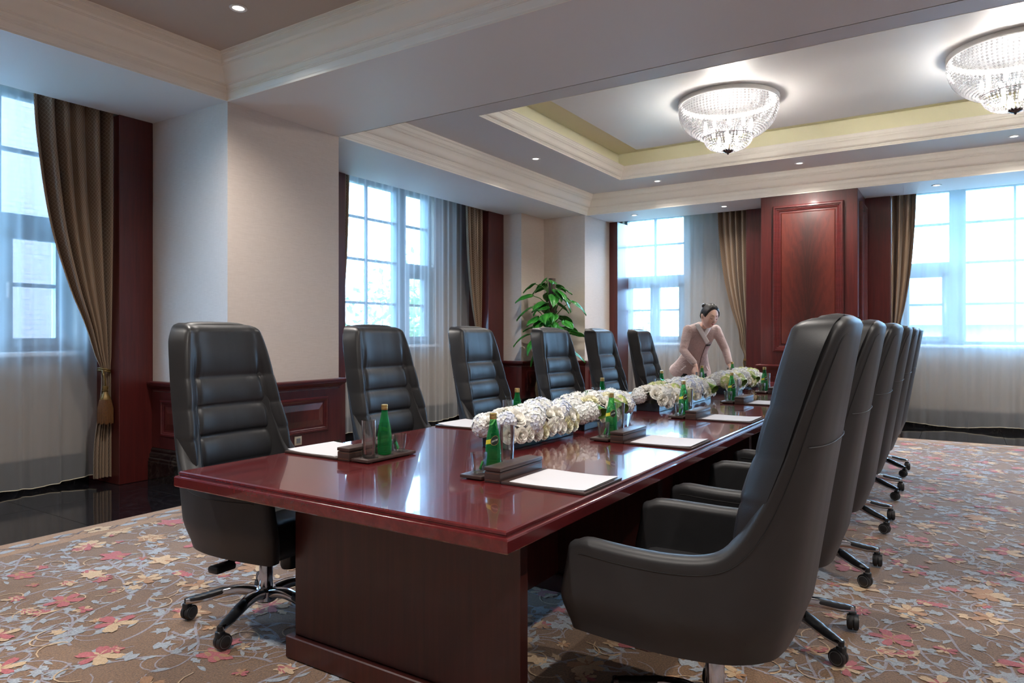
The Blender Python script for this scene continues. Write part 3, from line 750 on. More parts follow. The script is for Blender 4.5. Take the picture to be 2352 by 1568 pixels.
tieback(drape_curtain(FP,3.18,.60,-1,5,'bronze diamond-patterned drape gathered with a tassel at the left window',seed=1),3.178,.985,-1)
drape_curtain(FP,5.80,.20,1,2,'narrow bronze drape against the jamb just past the wallpapered pier',seed=2,tiez=1.0,tw=.06,low=.1)
drape_curtain(FP,8.75,.36,-1,5,'bronze drape beside the jamb at the potted plant',seed=3)
_d=drape_curtain(FN,-2.73,.47,-1,5,'bronze drape gathered with a gold rope beside the tall mahogany pier, behind the woman',seed=4)
tieback(_d,-2.732,.90,-1)
drape_curtain(FN,-.80,.30,1,3,'bronze drape hanging at the jamb of the wide far window',seed=5,tiez=.95)
# ================================================================== conference table
TX0,TX1,TY0,TY1=-2.60,-1.03,1.572,8.2; ZTAB=.76
table=thing('conference_table','long polished mahogany conference table on panel pedestals','table',((TX0+TX1)/2,TY0,0))
tx,ty=(TX0+TX1)/2,TY0
EDGE=[(.06,.70),(.003,.70),(0,.704),(0,.736),(.003,.741),(.008,.743),(.014,.743),(.014,.747),(.012,.750),(.013,.756),(.018,.76)]
ys=[TY0,3.26,4.91,6.56,TY1]
for i in range(4):
    a,b=ys[i]+(.0012 if i else 0),ys[i+1]-(.0012 if i<3 else 0)
    m=MB().ring((TX0-tx,TX1-tx,a-ty,b-ty),EDGE,(1,1,1 if i==0 else 0,1 if i==3 else 0),cap_top=True,cap_bot=True)
    m.obj('table_top',M['table'],table,30)
for k,y in enumerate((1.86,3.06,4.72,6.38,7.85)):
    MB().rbox(-2.235-tx,-1.172-tx,y-ty,y+.05-ty,.10,.702,.003,1).obj('pedestal_panel',M['table_end'],table)
    MB().rbox(-2.262-tx,-1.148-tx,y-.026-ty,y+.076-ty,.0118,.10,.004,1).obj('plinth',M['table_end'],table)
for a,b in ((1.91,3.06),(3.11,4.72),(4.77,6.38),(6.43,7.85)):
    MB().box(-1.74-tx,-1.70-tx,a-ty,b-ty,.10,.702).obj('spine_panel',M['mahog'],table,0)
# ================================================================== chairs
PATH=[(0,-.250,0),(.14,-.246,.115),(.28,-.222,.208),(.40,-.150,.275),(.52,-.045,.306),(.66,.085,.318),(.82,.215,.314),(1,.335,.296)]
PX=[(a,x) for a,x,y in PATH]; PY=[(a,y) for a,x,y in PATH]
HK=[(0,1.338),(.12,1.336),(.21,1.328),(.27,1.300),(.305,1.22),(.335,1.10),(.368,.94),(.402,.82),(.432,.742),(.466,.692),(.51,.670),(.60,.660),(.74,.660),(.88,.663),(.96,.662),(1,.650)]
ZB0=.372
def ctr(a): return Vector((crom(PX,a),crom(PY,a)))
def lean(a,z): return (.165*max(0,z-.47)**1.05)*(1-sst(.36,.62,a))
def shell_pt(a,z,off,sgn,ext=0.0,hs=1.0):
    """a in 0..1 along half path; off: -1 outer, +1 inner"""
    c=ctr(a); e=.004; t=(ctr(min(1,a+e))-ctr(max(0,a-e))); t.normalize()
    n=Vector((-t.y,t.x))      # towards the inside
    if n.dot(Vector((.05,0))-c)<0: n=-n
    th=.050-.014*sst(.34,.56,a)
    p=c-n*(.030+.006*sst(.3,.6,a))*hs+n*th*hs*(1+off)+t*ext
    k=1-.14*(1-sst(ZB0-.02,ZB0+.13,z))           # rounded underside
    fw=.045*(1-sst(ZB0,.66,z))*sst(.8,1,a)
    return Vector((.03+(p.x-.03)*k-lean(a,z)+fw, sgn*p.y*(1-.10*(1-sst(ZB0-.02,ZB0+.13,z))), z))
def shell_mesh():
    cols=[]
    aa=[i/12*.25 for i in range(12)]+[.25+i/26*.30 for i in range(26)]+[.55+i/14*.45 for i in range(15)]
    half=[(a,0,1) for a in aa]+[(1,.013,.90),(1,.023,.65),(1,.028,.30)]
    seq=[(-1,)+h for h in half[::-1]]+[(1,)+h for h in half[1:]]
    rows=22; m=MB(); grid=[]
    for sgn,a,ext,hs in seq:
        H=crom(HK,a)-(1-hs)*.03; th=.030*hs; col=[]
        for j in range(rows): col.append(shell_pt(a,ZB0+(H-.02-ZB0)*(j/(rows-1))**.9,-1,sgn,ext,hs))
        for k in range(1,6):
            ph=PI*k/6; q=shell_pt(a,H-.02,-math.cos(ph),sgn,ext,hs); q.z+=(.022+.008*(1-sst(.3,.5,a)))*math.sin(ph); col.append(q)
        for j in range(rows): col.append(shell_pt(a,H-.02-(H-.02-ZB0)*(j/(rows-1))**1.1,1,sgn,ext,hs))
        grid.append(col)
    L=len(grid[0]); m.v=[tuple(p) for c in grid for p in c]
    for i in range(len(grid)-1):
        for j in range(L): m.f.append((i*L+j,i*L+(j+1)%L,(i+1)*L+(j+1)%L,(i+1)*L+j)); m.m.append(0)
    for i in (0,len(grid)-1): m.f.append(tuple(i*L+j for j in range(L))); m.m.append(0)
    return m
# inner x of the back as function of y
tabx=[(ctr(a).y,ctr(a).x) for a in [i/60*.5 for i in range(61)]]
def xin(y): return lerpk(tabx,abs(y))
def edge_y(z):
    lo,hi=.0,.52
    for _ in range(24):
        mid=(lo+hi)/2
        if crom(HK,mid)>z: lo=mid
        else: hi=mid
    return ctr(lo).y
CH=[.44,.56,.69,.825,.955,1.09,1.322]
def back_pad():
    def fn(u,v):
        s=u*2-1; z=.44+(1.341-.44)*v
        w=min(edge_y(z-.009*sst(.8,1.2,z))+.008*sst(.70,.85,z)+.004,.285); y=s*w
        x=xin(y*.96)+.064-lean(.2,z)
        i=max(k for k in range(len(CH)) if CH[k]<=z+1e-9); i=min(i,len(CH)-2)
        q=(z-CH[i])/(CH[i+1]-CH[i]); bul=max(0,4*q*(1-q))**.5
        if i==5: bul=max(0,min(1,4*min(q,.5)*(1-min(q,.5))))**.5
        # sag creases point towards the bolsters
        bol=sst(.66,.80,abs(s)); 
        head=(i==5)
        cen=.014+(.028 if head else .022)*bul
        sid=.030+.007*bul
        pad=cen*(1-bol)+sid*bol
        pad-=.012*math.exp(-((abs(s)-.70)/.045)**2)*(1 if not head else sst(.75,.1,q))
        pad+=.0022*math.sin(s*60+z*18)*math.exp(-((abs(s)-.60)/.12)**2)*(1-bul)*1.0
        e=(1-abs(s)); rs=math.sqrt(max(0,1-(1-min(1,e/.12))**2)); rnd=rs; rt=math.sqrt(max(0,1-(1-min(1,(1-v)/.045))**2)); rnd*=rt
        return (x+pad*(.15+.85*rnd)-.085*(1-rs)-.075*(1-rt)*rs,y+math.copysign(.012,s)*(1-rs)*sst(.7,.8,z)*sst(1.33,1.25,z),z)
    return MB().grid(fn,56,96)
def make_chair():
    t=thing('executive_chair','','chair')
    sh=shell_mesh().obj('shell',M['leather_b'],t,60)
    # stitched seams on the shell
    A=[i/40*.30 for i in range(41)]
    for z in (.985,):
        pts_=[shell_pt(abs(a),z,-1.06,1 if a>=0 else -1) for a in [-x for x in A[::-1]]+A[1:]]
        MB().tube(pts_,.0016,5).obj('seam',M['thread'],sh,180)
    for sg in (1,-1):
        pts_=[]
        for i in range(90):
            a=.20+i/89*.78; e=.01
            dH=(crom(HK,min(1,a+e))-crom(HK,a-e)); ds=(ctr(min(1,a+e))-ctr(a-e)).length
            sl=math.atan2(-dH,ds); a2=max(0,a-.030*math.sin(sl)/max(.35,ds/(2*e))*1.0); z=crom(HK,a)-.030*math.cos(sl)-.012
            pts_.append(shell_pt(a2,min(z,crom(HK,a2)-.03),-1.03,sg))
        MB().tube(pts_,.0012,4).obj('seam',M['darkthread'],sh,180)
    back_pad().obj('back_cushion',M['leather'],t,180)
    def dome(p):
        q=Vector(p)
        if q.z>.44: q.z+=.022*max(0,1-(q.y/.25)**2)*max(0,1-((q.x-.06)/.32)**2)
        q.y*=1-.10*sst(.1,-.22,q.x)
        return q
    bm=MB(); bm.rbox(-.20,.345,-.268,.268,.375,.478,.045,5)
    # finer top
    def sfn(u,v):
        x=-.19+.535*u; y=-.262+.524*v
        ex=1-min(1,(1-u)/.12); ey=max(0,1-min(v,1-v)/.10)
        z=.505-.055*ex**2-.03*ey**2+.012*math.sin(PI*u)*math.sin(PI*v)
        return (x+.0,y*(1-.10*sst(.1,-.22,x)),z)
    bm2=MB().grid(sfn,24,20)
    def front(u,v):
        y=-.262+.524*u; ey=max(0,1-min(u,1-u)/.10); zt=.45-.03*ey**2
        z=zt-(zt-.375)*v; return (.345+.018*math.sin(PI*min(1,v*1.0+.05)),y,z)
    bm2.grid(front,20,8)
    bm2.box(-.15,.345,-.215,.215,.385,.45)
    bm2.obj('seat_cushion',M['leather'],t,50)
    MB().rbox(-.15,.24,-.20,.20,.345,.40,.02,2).obj('seat_pan',M['blackpl'],t)
    MB().rbox(-.10,.12,-.075,.075,.30,.35,.015,2).obj('tilt_mechanism',M['blackpl'],t)
    MB().lathe([(0,.12),(.030,.12),(.030,.262),(.027,.268),(0,.268)],24).obj('gas_column',M['chrome'],t)
    m=MB().lathe([(.0,.262),(.032,.262),(.034,.268),(.034,.285),(.03,.288),(.02,.29),(.02,.31)],24); m.obj('column_collar',M['blackpl'],t)
    m=MB().lathe([(0,0),(.036,0),(.04,.006),(.04,.07),(.034,.085),(0,.085)],14); Mx=Matrix.Translation((.15,.0,.335))@Matrix.Rotation(PI,4,'X')
    m.v=[tuple(Mx@Vector(p)) for p in m.v]; m.obj('tension_knob',M['blackpl'],t)
    m=MB().tube([(.02,-.07,.335),(.02,-.16,.325),(.02,-.24,.305)],[.012,.012,.012],8); m.rbox(-.012,.05,-.30,-.20,.285,.315,.010,2); m.obj('lever',M['blackpl'],t)
    MB().lathe([(0,.075),(.04,.075),(.052,.085),(.052,.125),(.04,.14),(.0,.14)],24).obj('hub',M['chrome'],t)
    # five star arms
    def armf(u,v):
        r=.03+.315*u; w=.034-.012*u; a=2*PI*v
        zc=.112+.030*math.sin(PI*min(1,u*1.25))*(1-u)-.022*u*u*1.2; h=.024-.010*u
        cx=math.copysign(abs(math.cos(a))**.6,math.cos(a)); sx=math.copysign(abs(math.sin(a))**.6,math.sin(a))
        return (r,w*cx*.8,zc+h*sx)
    m=MB().grid(armf,14,16); m.f=[f for f in m.f]
    end=[armf(1,j/16) for j in range(16)]; m.add(end,[tuple(range(16))])
    arm_me=m.mesh('star_arm',M['chrome'],50)
    def padf(u,v):
        r=.165+.185*u; a=PI*(v*1.16-.08); zc=.112+.030*math.sin(PI*min(1,(r-.03)/.315*1.25))*(1-(r-.03)/.315)-.022*((r-.03)/.315)**2*1.2
        k=1-(u**8)*.5-(1-u)**10*.4; ridge=.0016*max(0,math.sin(u*34))*(1 if .3<u<.8 else 0)
        return (r,(.027-.006*u)*k*math.cos(a)*1.0,zc+.004+(.022-.006*u+ridge)*k*math.sin(a))
    pad_me=MB().grid(padf,36,12).mesh('grip_pad',M['blackpl'],60)
    m=MB(); m.rbox(-.017,.017,-.016,.016,.045,.080,.008,2); m.lathe([(0,.06),(.012,.06),(.012,.098),(0,.098)],10)
    # hood
    def hood(u,v):
        a=-.5+u*PI*.9; y=(v-.5)*.046; return (.028*math.cos(a)*-1-.012,y,.033+.034*math.sin(a))
    m.grid(hood,10,4); hood_me=m.mesh('caster_hood',M['blackpl'],60)
    wh=MB()
    for s in (-1,1):
        q=MB().lathe([(0,.024),(.020,.024),(.0235,.022),(.0255,.0225),(.031,.020),(.033,.014),(.033,.004),(.030,.002),(0,.002)],22)
        for i,f in enumerate(q.f):
            pass
        q.v=[(x-.012,s*z,y+.033) for x,y,z in q.v]; q.m=[0]*22+[0]*22+[1]*22+[0]*(len(q.f)-66)
        b=len(wh.v); wh.v+=q.v; wh.f+=[tuple(b+i for i in f) for f in q.f]; wh.m+=q.m
    wheel_me=wh.mesh('caster_wheel',[M['wheel'],M['greyring']],40)
    for k in range(5):
        a=2*PI*k/5
        ar=inst('star_arm',arm_me,t,(0,0,0),(0,0,a)); inst('grip_pad',pad_me,ar)
        ca=inst('caster',hood_me,t,(.345*math.cos(a),.345*math.sin(a),.0002),(0,0,a+(.6,-.9,.3,1.1,-.4)[k])); inst('caster_wheel',wheel_me,ca)
    return t
ch0=make_chair(); ch_used=False
def chair(x,y,rot,label,group):
    global ch_used
    if not ch_used:
        ch_used=True; ch0.location=(x,y,.0118); ch0.rotation_euler=(0,0,rot); tag(ch0,label,None,group); return ch0
    return dup(ch0,(x,y,.0118),rot,label,group)
LY=[2.05,3.10,4.10,5.21,6.21,7.24]; RY=[2.22,3.15,4.15,5.27,6.33,7.36]
Lx=[-2.66]*6; Rx=[-.66,-.67,-.67,-.68,-.69,-.70]
Lr=[.06,.03,.05,-.10,.02,.04]; Rr=[0,.02,-.02,.015,0,.01]
Lname=['black leather executive chair at the near end of the window side of the table','second executive chair from the near end of the window side, beside the wallpapered pier','third black leather executive chair along the window side, before the drape at the left window','black leather executive chair on the window side with the potted plant behind its back','fifth black leather executive chair along the window side, before the corner wall and far jamb','black leather executive chair on the window side beside the woman']
Rname=['black leather executive chair seen from behind, at the near end of the open-carpet side','second executive chair from the near end of the open-carpet side, back to the carpet','third executive chair from the near end of the open-carpet side, back to the carpet','fourth executive chair from the near end of the open-carpet side, back to the carpet','fifth executive chair from the near end of the open-carpet side, back to the carpet','last executive chair at the far end of the open-carpet side of the table']
for i in range(6): chair(Lx[i],LY[i],Lr[i],Lname[i],'executive chairs around the table')
for i in range(6): chair(Rx[i],RY[i],PI+Rr[i],Rname[i],'executive chairs around the table')
# ================================================================== place settings
def build_bottle():
    t=thing('water_bottle','','bottle')
    prof=[(0,.003),(.020,.003),(.027,.0),(.0295,.004),(.0305,.02),(.031,.055),(.0300,.085),(.0265,.115),(.0215,.140),(.0170,.160),(.0140,.178),(.0128,.190),(.0125,.196),(.0135,.199),(.0125,.202),(.012,.205)]
    PR=[(z,r) for r,z in prof[3:]]
    MB().lathe(prof,28).obj('glass_body',M['green'],t,60)
    m=MB().lathe([(0,.003),(.0265,.004),(.0285,.055),(.0272,.085),(.0235,.115),(.019,.138),(0,.138)],20)
    m.obj('water',M['clear'],t,60)
    MB().lathe([(.0135,.192),(.0145,.194),(.0145,.203),(.0138,.205),(.0145,.207),(.0145,.213),(.013,.2155),(0,.2158)],24).obj('gold_cap',M['capgold'],t)
    def wrap(x,z,e): r=lerpk(PR,z)+e; a=x/.027; return (r*math.sin(a),-r*math.cos(a),z)   # label faces local -y
    def patch(fn,nu,nv,e,mat,name,par):
        m=MB().grid(lambda u,v: wrap(*fn(u,v),e),nu,nv); return m.obj(name,mat,par,180)
    # slanted yellow band + dark oval
    lab=patch(lambda u,v:(-.036+.042*u,.092+.017*v+.010*u),14,4,.0006,M['lab_y'],'yellow_band',t)
    def oval(rx,rz):
        return lambda u,v:(.014+rx*v*math.cos(u*2*PI)+rz*0,.112+rz*v*math.sin(u*2*PI)+.25*rx*v*math.cos(u*2*PI))
    patch(oval(.0165,.0185),28,4,.0011,M['capgold'],'label_rim',t)
    ov=patch(oval(.0150,.0168),28,4,.0015,M['lab_k'],'oval_label',t)
    cu=bpy.data.curves.new('lettering','FONT'); cu.body='perrier'; cu.size=.0135; cu.align_x='CENTER'; cu.align_y='CENTER'; cu.resolution_u=2
    tmp=bpy.data.objects.new('tmp',cu); C.objects.link(tmp); dg=bpy.context.evaluated_depsgraph_get()
    me=bpy.data.meshes.new_from_object(tmp.evaluated_get(dg)); bpy.data.objects.remove(tmp)
    for v in me.vertices:
        x,y=v.co.x*.62,v.co.y; q=wrap(.014+x,.113+y+.35*x,.0021); v.co=q
    me.materials.clear(); me.materials.append(M['lab_w']); me.name='lettering'
    inst('lettering',me,ov)
    # lower embossed ring
    MB().lathe([(.0312,.030),(.0316,.031),(.0312,.032)],28).obj('embossed_ring',M['green'],t)
    return t
def build_tall():
    t=thing('tall_glass','','glass')
    MB().lathe([(0,.001),(.026,.0),(.0275,.003),(.0295,.06),(.0315,.155),(.0308,.156),(.0285,.06),(.0262,.016),(0,.014)],28).obj('glass_wall',M['clear'],t,60)
    MB().lathe([(0,.002),(.0255,.002),(.026,.013),(0,.012)],24).obj('thick_base',M['clear'],t,60); return t
def build_short():
    t=thing('tumbler','','tumbler')
    MB().lathe([(0,.001),(.023,.0),(.025,.003),(.032,.074),(.0312,.0745),(.0240,.012),(0,.010)],28).obj('glass_wall',M['clear'],t,60)
    return t
def build_mint():
    t=thing('mint_sweet','','sweet')
    m=MB().rbox(-.010,.010,-.004,.004,.011,.045,.003,2); R=Matrix.Rotation(.35,4,'Y')@Matrix.Rotation(.3,4,'X'); m.v=[tuple(R@Vector(p)) for p in m.v]; o=m.obj('wrapper',M['mint'],t)
    m=MB().rbox(-.005,.005,-.0052,-.0042,.02,.036,.0004,1); m.v=[tuple(R@Vector(p)) for p in m.v]; m.obj('wrapper_window',M['lab_w'],o); return t
def build_tray():
    t=thing('coaster_tray','','tray'); m=MB().rbox(-.15,.15,-.05,.05,.004,.017,.003,2); m.obj('tray_body',M['brownleather'],t)
    for i,(x,r) in enumerate(((-.095,.036),(0,.036),(.095,.036))):
        MB().lathe([(r+.003,.0172),(r,.0182),(r-.003,.0172)],24,(x,0,0)).obj('coaster_ring',M['blackpl'],t)
    for x in (-.12,.12):
        for y in (-.035,.035): MB().lathe([(0,0),(.006,0),(.006,.005),(0,.005)],10,(x,y,0)).obj('foot',M['stitch'],t)
    return t
def build_box():
    t=thing('stationery_box','','box')
    MB().rbox(-.15,.15,-.035,.035,.0,.040,.003,2).obj('box_body',M['brownleather'],t)
    MB().rbox(-.151,.151,-.0365,.0365,.0415,.056,.003,2).obj('lid',M['brownleather'],t)
    m=MB()
    for z in (.009,.034):
        for s in (-1,1):
            m.box(-.146,.146,s*.0352-.0004,s*.0352+.0004,z-.0006,z+.0006); m.box(s*.1502-.0004,s*.1502+.0004,-.031,.031,z-.0006,z+.0006)
    m.obj('stitching',M['stitch'],t,0); return t
def build_pad():
    t=thing('writing_pad','','pad')
    MB().rbox(-.15,.15,-.17,.17,0,.010,.003,2).obj('leather_board',M['brownleather'],t)
    def fn(u,v): x=-.138+.276*u; y=-.162+.30*v; return (x,y,.0112+.005*math.exp(-v*9)+.0012*math.sin(v*6+u*2))
    m=MB().grid(fn,8,14); b=len(m.v)
    m.obj('top_sheet',M['paper'],t,180)
    MB().rbox(-.137,.137,-.157,.142,.0098,.0112,.0004,1).obj('paper_stack',M['paper'],t); return t
protos={k:f() for k,f in dict(bottle=build_bottle,tall=build_tall,short=build_short,mint=build_mint,tray=build_tray,box=build_box,pad=build_pad).items()}
used=set()
def place(kind,x,y,z,rot,label,group):
    p=protos[kind]
    if kind not in used:
        used.add(kind); p.location=(x,y,z); p.rotation_euler=(0,0,rot); tag(p,label,None,group); return p
    return dup(p,(x,y,z),rot,label,group)
ORD=['first','second','third','fourth','fifth','sixth']
SY=[2.235,3.31,4.42,5.57,6.66,7.72]; rr=random.Random(5)
for side in (0,1):
    for i in range(6):
        # local frame: +x along the tray (from tumbler to tall glass), origin at pad centre y
        sd='carpet' if side else 'window'
        y0=SY[i]+rr.uniform(-.012,.012)
        if side: ex=TX1-.018; sx=-1; rot=PI/2   # right-hand side, items run towards -x
        else: ex=TX0+.018; sx=1; rot=-PI/2
        z=ZTAB+.0002
        w='the %s %s-side place'%((ORD[i],sd) if i not in (0,5) else ({0:'near-end',5:'far-end'}[i],sd))
        def PT(d,l): # d: distance from table edge, l: along table in the sitter's frame
            return ex+sx*d, y0+(l if side else -l)
        x,y=PT(.17,0); place('pad',x,y,z,rot,'white notepad on dark leather board at '+w,'writing pads on the table')
        x,y=PT(.378,0); place('box',x,y,z,rot,'brown leather stationery box at '+w,'stationery boxes on the table')
        x,y=PT(.475,0); place('tray',x,y,z,rot,'low brown drinks tray at '+w,'drinks trays on the table')
        tz=z+.0185
        x,y=PT(.475,-.095); place('short',x,y,tz,rot,'short clear tumbler on its tray at '+w,'tumblers on the trays')
        place('mint',x,y,tz+.0005,rot+.4,'green wrapped sweet inside the tumbler at '+w,'green sweets in the tumblers')
        x,y=PT(.475,.0); place('bottle',x,y,tz,.30 if side else .30+PI*1.42,'green glass water bottle with gold cap at '+w,'green water bottles on the trays')
        x,y=PT(.475,.095); place('tall',x,y,tz,rot,'tall clear highball glass at '+w,'tall glasses on the trays')
# ================================================================== flower arrangements
def petal_mat(name,c1,c2):
    t=NT(name); f=t.noise(t.coord('Object'),30,2,.5)
    t.set(Base_Color=t.ramp(f,[(.3,c1),(.7,c2)]),Roughness=.55,Subsurface_Weight=0.0)
    return t.mat
pm_rose=petal_mat('white_rose_petals',srgb(248,243,230),srgb(254,252,246)); pm_hy=petal_mat('white_hydrangea',srgb(244,245,240),srgb(252,252,252))
pm_blue=petal_mat('blue_hydrangea',srgb(212,219,238),srgb(234,238,248)); pm_grn=petal_mat('green_hydrangea',srgb(196,212,120),srgb(226,234,178)); pm_cream=petal_mat('cream_petals',srgb(238,232,190),srgb(248,244,222))
def leaf_mat(name,c1,c2,rough=.3):
    t=NT(name); f=t.noise(t.coord('Object'),14,3,.5); t.set(Base_Color=t.ramp(f,[(.3,c1),(.7,c2)]),Roughness=rough); return t.mat
M['leaf_dk']=leaf_mat('pothos_leaf',srgb(30,92,34),srgb(58,138,44),.28); M['leaf_lt']=leaf_mat('rolled_leaf',srgb(70,112,44),srgb(128,160,60),.35)
M['stem']=plain('green_stem',srgb(84,128,58),.5)
def rose_mesh(seed):
    r=random.Random(seed); m=MB()
    for ring,(n,R,H,tilt) in enumerate(((3,.35,.95,.12),(4,.55,.95,.22),(5,.78,.85,.45),(6,1.0,.62,.85))):
        for k in range(n):
            a0=2*PI*k/n+ring*.7+r.uniform(-.15,.15); wd=2*PI/n*.72
            def fn(u,v):
                a=a0+(u-.5)*2*wd*(.55+.45*math.sin(PI*min(1,v*.9+.1))); 
                rad=R*(.25+.75*v**.8)+(.10*v*v*(1+ring*.35)); z=H*(v**1.1)*.95-.35*(tilt)*v**3*.6-.12*((u-.5)*2)**2*v
                return (rad*math.cos(a),rad*math.sin(a),z-.25)
            m.grid(fn,5,4)
    m.ico((0,0,.35),.3,1); s=.033; m.v=[(x*s,y*s,z*s) for x,y,z in m.v]
    return m
roses=[rose_mesh(i).mesh('rose',pm_rose,180) for i in range(3)]+[rose_mesh(7).mesh('rose',pm_cream,180)]
def hydr_mesh(seed,mats):
    r=random.Random(seed); m=MB(); N=84; R=.044
    for k in range(N):
        z=1-1.55*(k+.5)/N; rad=math.sqrt(max(0,1-z*z)); a=k*2.39996; n=Vector((rad*math.cos(a),rad*math.sin(a),z)); p=n*R*(1+r.uniform(-.07,.07))
        u=n.cross(Vector((.3,.2,.9))).normalized(); v=n.cross(u); ro=r.random()*3; mi=0 if r.random()<.7 else 1
        for q in range(4):
            b=ro+q*PI/2; d=u*math.cos(b)+v*math.sin(b); e=n.cross(d); L=.0128
            m.add([p,p+d*L*.35+e*L*.42+n*.0015,p+d*L*.8+e*L*.40+n*.003,p+d*L*1.02+n*.0035,p+d*L*.8-e*L*.40+n*.003,p+d*L*.35-e*L*.42+n*.0015],[(0,1,2,3),(0,3,4,5)],mi)
    m.ico((0,0,0),R*.95,2,0); return m
hyds=[hydr_mesh(i,0).mesh('hydrangea',mt,0) for i,mt in enumerate(([pm_hy,pm_blue],[pm_hy,pm_hy],[pm_blue,pm_hy],[pm_grn,pm_cream]))]
def cone_mesh():
    def fn(u,v): a=u*2*PI*1.08; r=.008+.028*v+.0012*u; return (r*math.cos(a),r*math.sin(a),.125*v+.010*v*math.cos(a))
    return MB().grid(fn,24,6)
cone_me=cone_mesh().mesh('rolled_leaf',M['leaf_lt'],180)
def sprig():
    m=MB()
    for k in range(6):
        a=k*1.1; m.tube([(0,0,0),(.004*math.cos(a),.004*math.sin(a),.02+.006*k)],.0012,4)
        c=Vector((.006*math.cos(a),.006*math.sin(a),.022+.007*k)); d=Vector((math.cos(a),math.sin(a),.9)).normalized(); e=d.cross(Vector((0,0,1))).normalized()
        m.add([c,c+d*.008+e*.004,c+d*.018,c+d*.008-e*.004],[(0,1,2,3)])
    return m
sprig_me=sprig().mesh('green_sprig',M['stem'],0)
tray_m=plain('black_flower_trough',srgb(38,42,50),.25)
def arrangement(y0,y1,label,seed,hk,nblue):
    r=random.Random(seed); cx=-1.845+r.uniform(-.01,.01); cy=(y0+y1)/2; L=(y1-y0)/2; W=.085
    t=thing('flower_arrangement',label,'flowers',(cx,cy,ZTAB+.0002),0,'flower troughs along the table')
    m=MB().rbox(-W,W,-L+.02,L-.02,0,.055,.003,1); m.obj('trough',tray_m,t)
    pts=[]
    N=300
    for _ in range(N):
        y=r.uniform(-L,L); a=r.uniform(-.12*PI,1.12*PI); ey=1-.35*max(0,(abs(y)-(L-.07))/.07)**2
        R=.118*ey; x=R*math.cos(a)*1.05; z=.079+.080*ey*max(-.14,math.sin(a))
        n=Vector((math.cos(a),.9*max(0,(abs(y)-(L-.09))/.09)*(1 if y>0 else -1),max(.05,math.sin(a))*.9)).normalized()
        p=Vector((x,y,z)); dmin=.050
        if any((p-q).length<dmin for q in pts): continue
        pts.append(p)
        low=math.sin(a)<.45
        q=n.to_track_quat('Z','Y').to_euler(); s=r.uniform(1.0,1.3)
        if r.random()<(.80 if low else .50): o=inst('rose',r.choice(roses),t,p,q,(s,s,s))
        else:
            o=inst('hydrangea',hyds[r.choices(range(4),hk)[0]],t,p-n*.012,q,(s,s,s))
    for k in range(nblue):
        y=(-.20,.02,.09,.2)[k] if nblue>2 else r.uniform(-L*.5,L*.6); sg=(1,1,1,-1)[k] if nblue>2 else (1 if r.random()<.4 else -1)
        a=r.uniform(.35,.8); p=Vector((sg*.070,y,.150)); d=Vector((sg*.80,r.uniform(-.35,.05),-.48)).normalized()
        inst('rolled_leaf',cone_me,t,p-d*.01,d.to_track_quat('Z','Y').to_euler())
    for k in range(2): inst('green_sprig',sprig_me,t,(r.uniform(-.05,.05),r.uniform(-L,L)*.8,.145),(r.uniform(-.3,.3),r.uniform(-.3,.3),r.random()*6),(.9,.9,.9))
ar=[(2.69,3.34),(3.46,4.10),(4.57,5.14),(5.22,5.80),(6.24,6.82),(6.90,7.48)]
al=['white roses and pale blue hydrangeas in a black trough nearest the table end','white hydrangeas and roses with three rolled leaves in a black trough','cream roses heaped over a short black trough in the middle of the table','white lilies and roses in a black trough beside the third bottle','white and blue hydrangeas over a black trough near the woman','green and white hydrangeas in the trough at the far end']
hk=[(5,4,3,0),(5,4,2,1),(3,4,2,1),(2,6,2,1),(4,4,2,2),(1,4,1,5)]
for i,(a,b) in enumerate(ar): arrangement(a,b,al[i],20+i,hk[i],(1,4,1,1,1,1)[i])
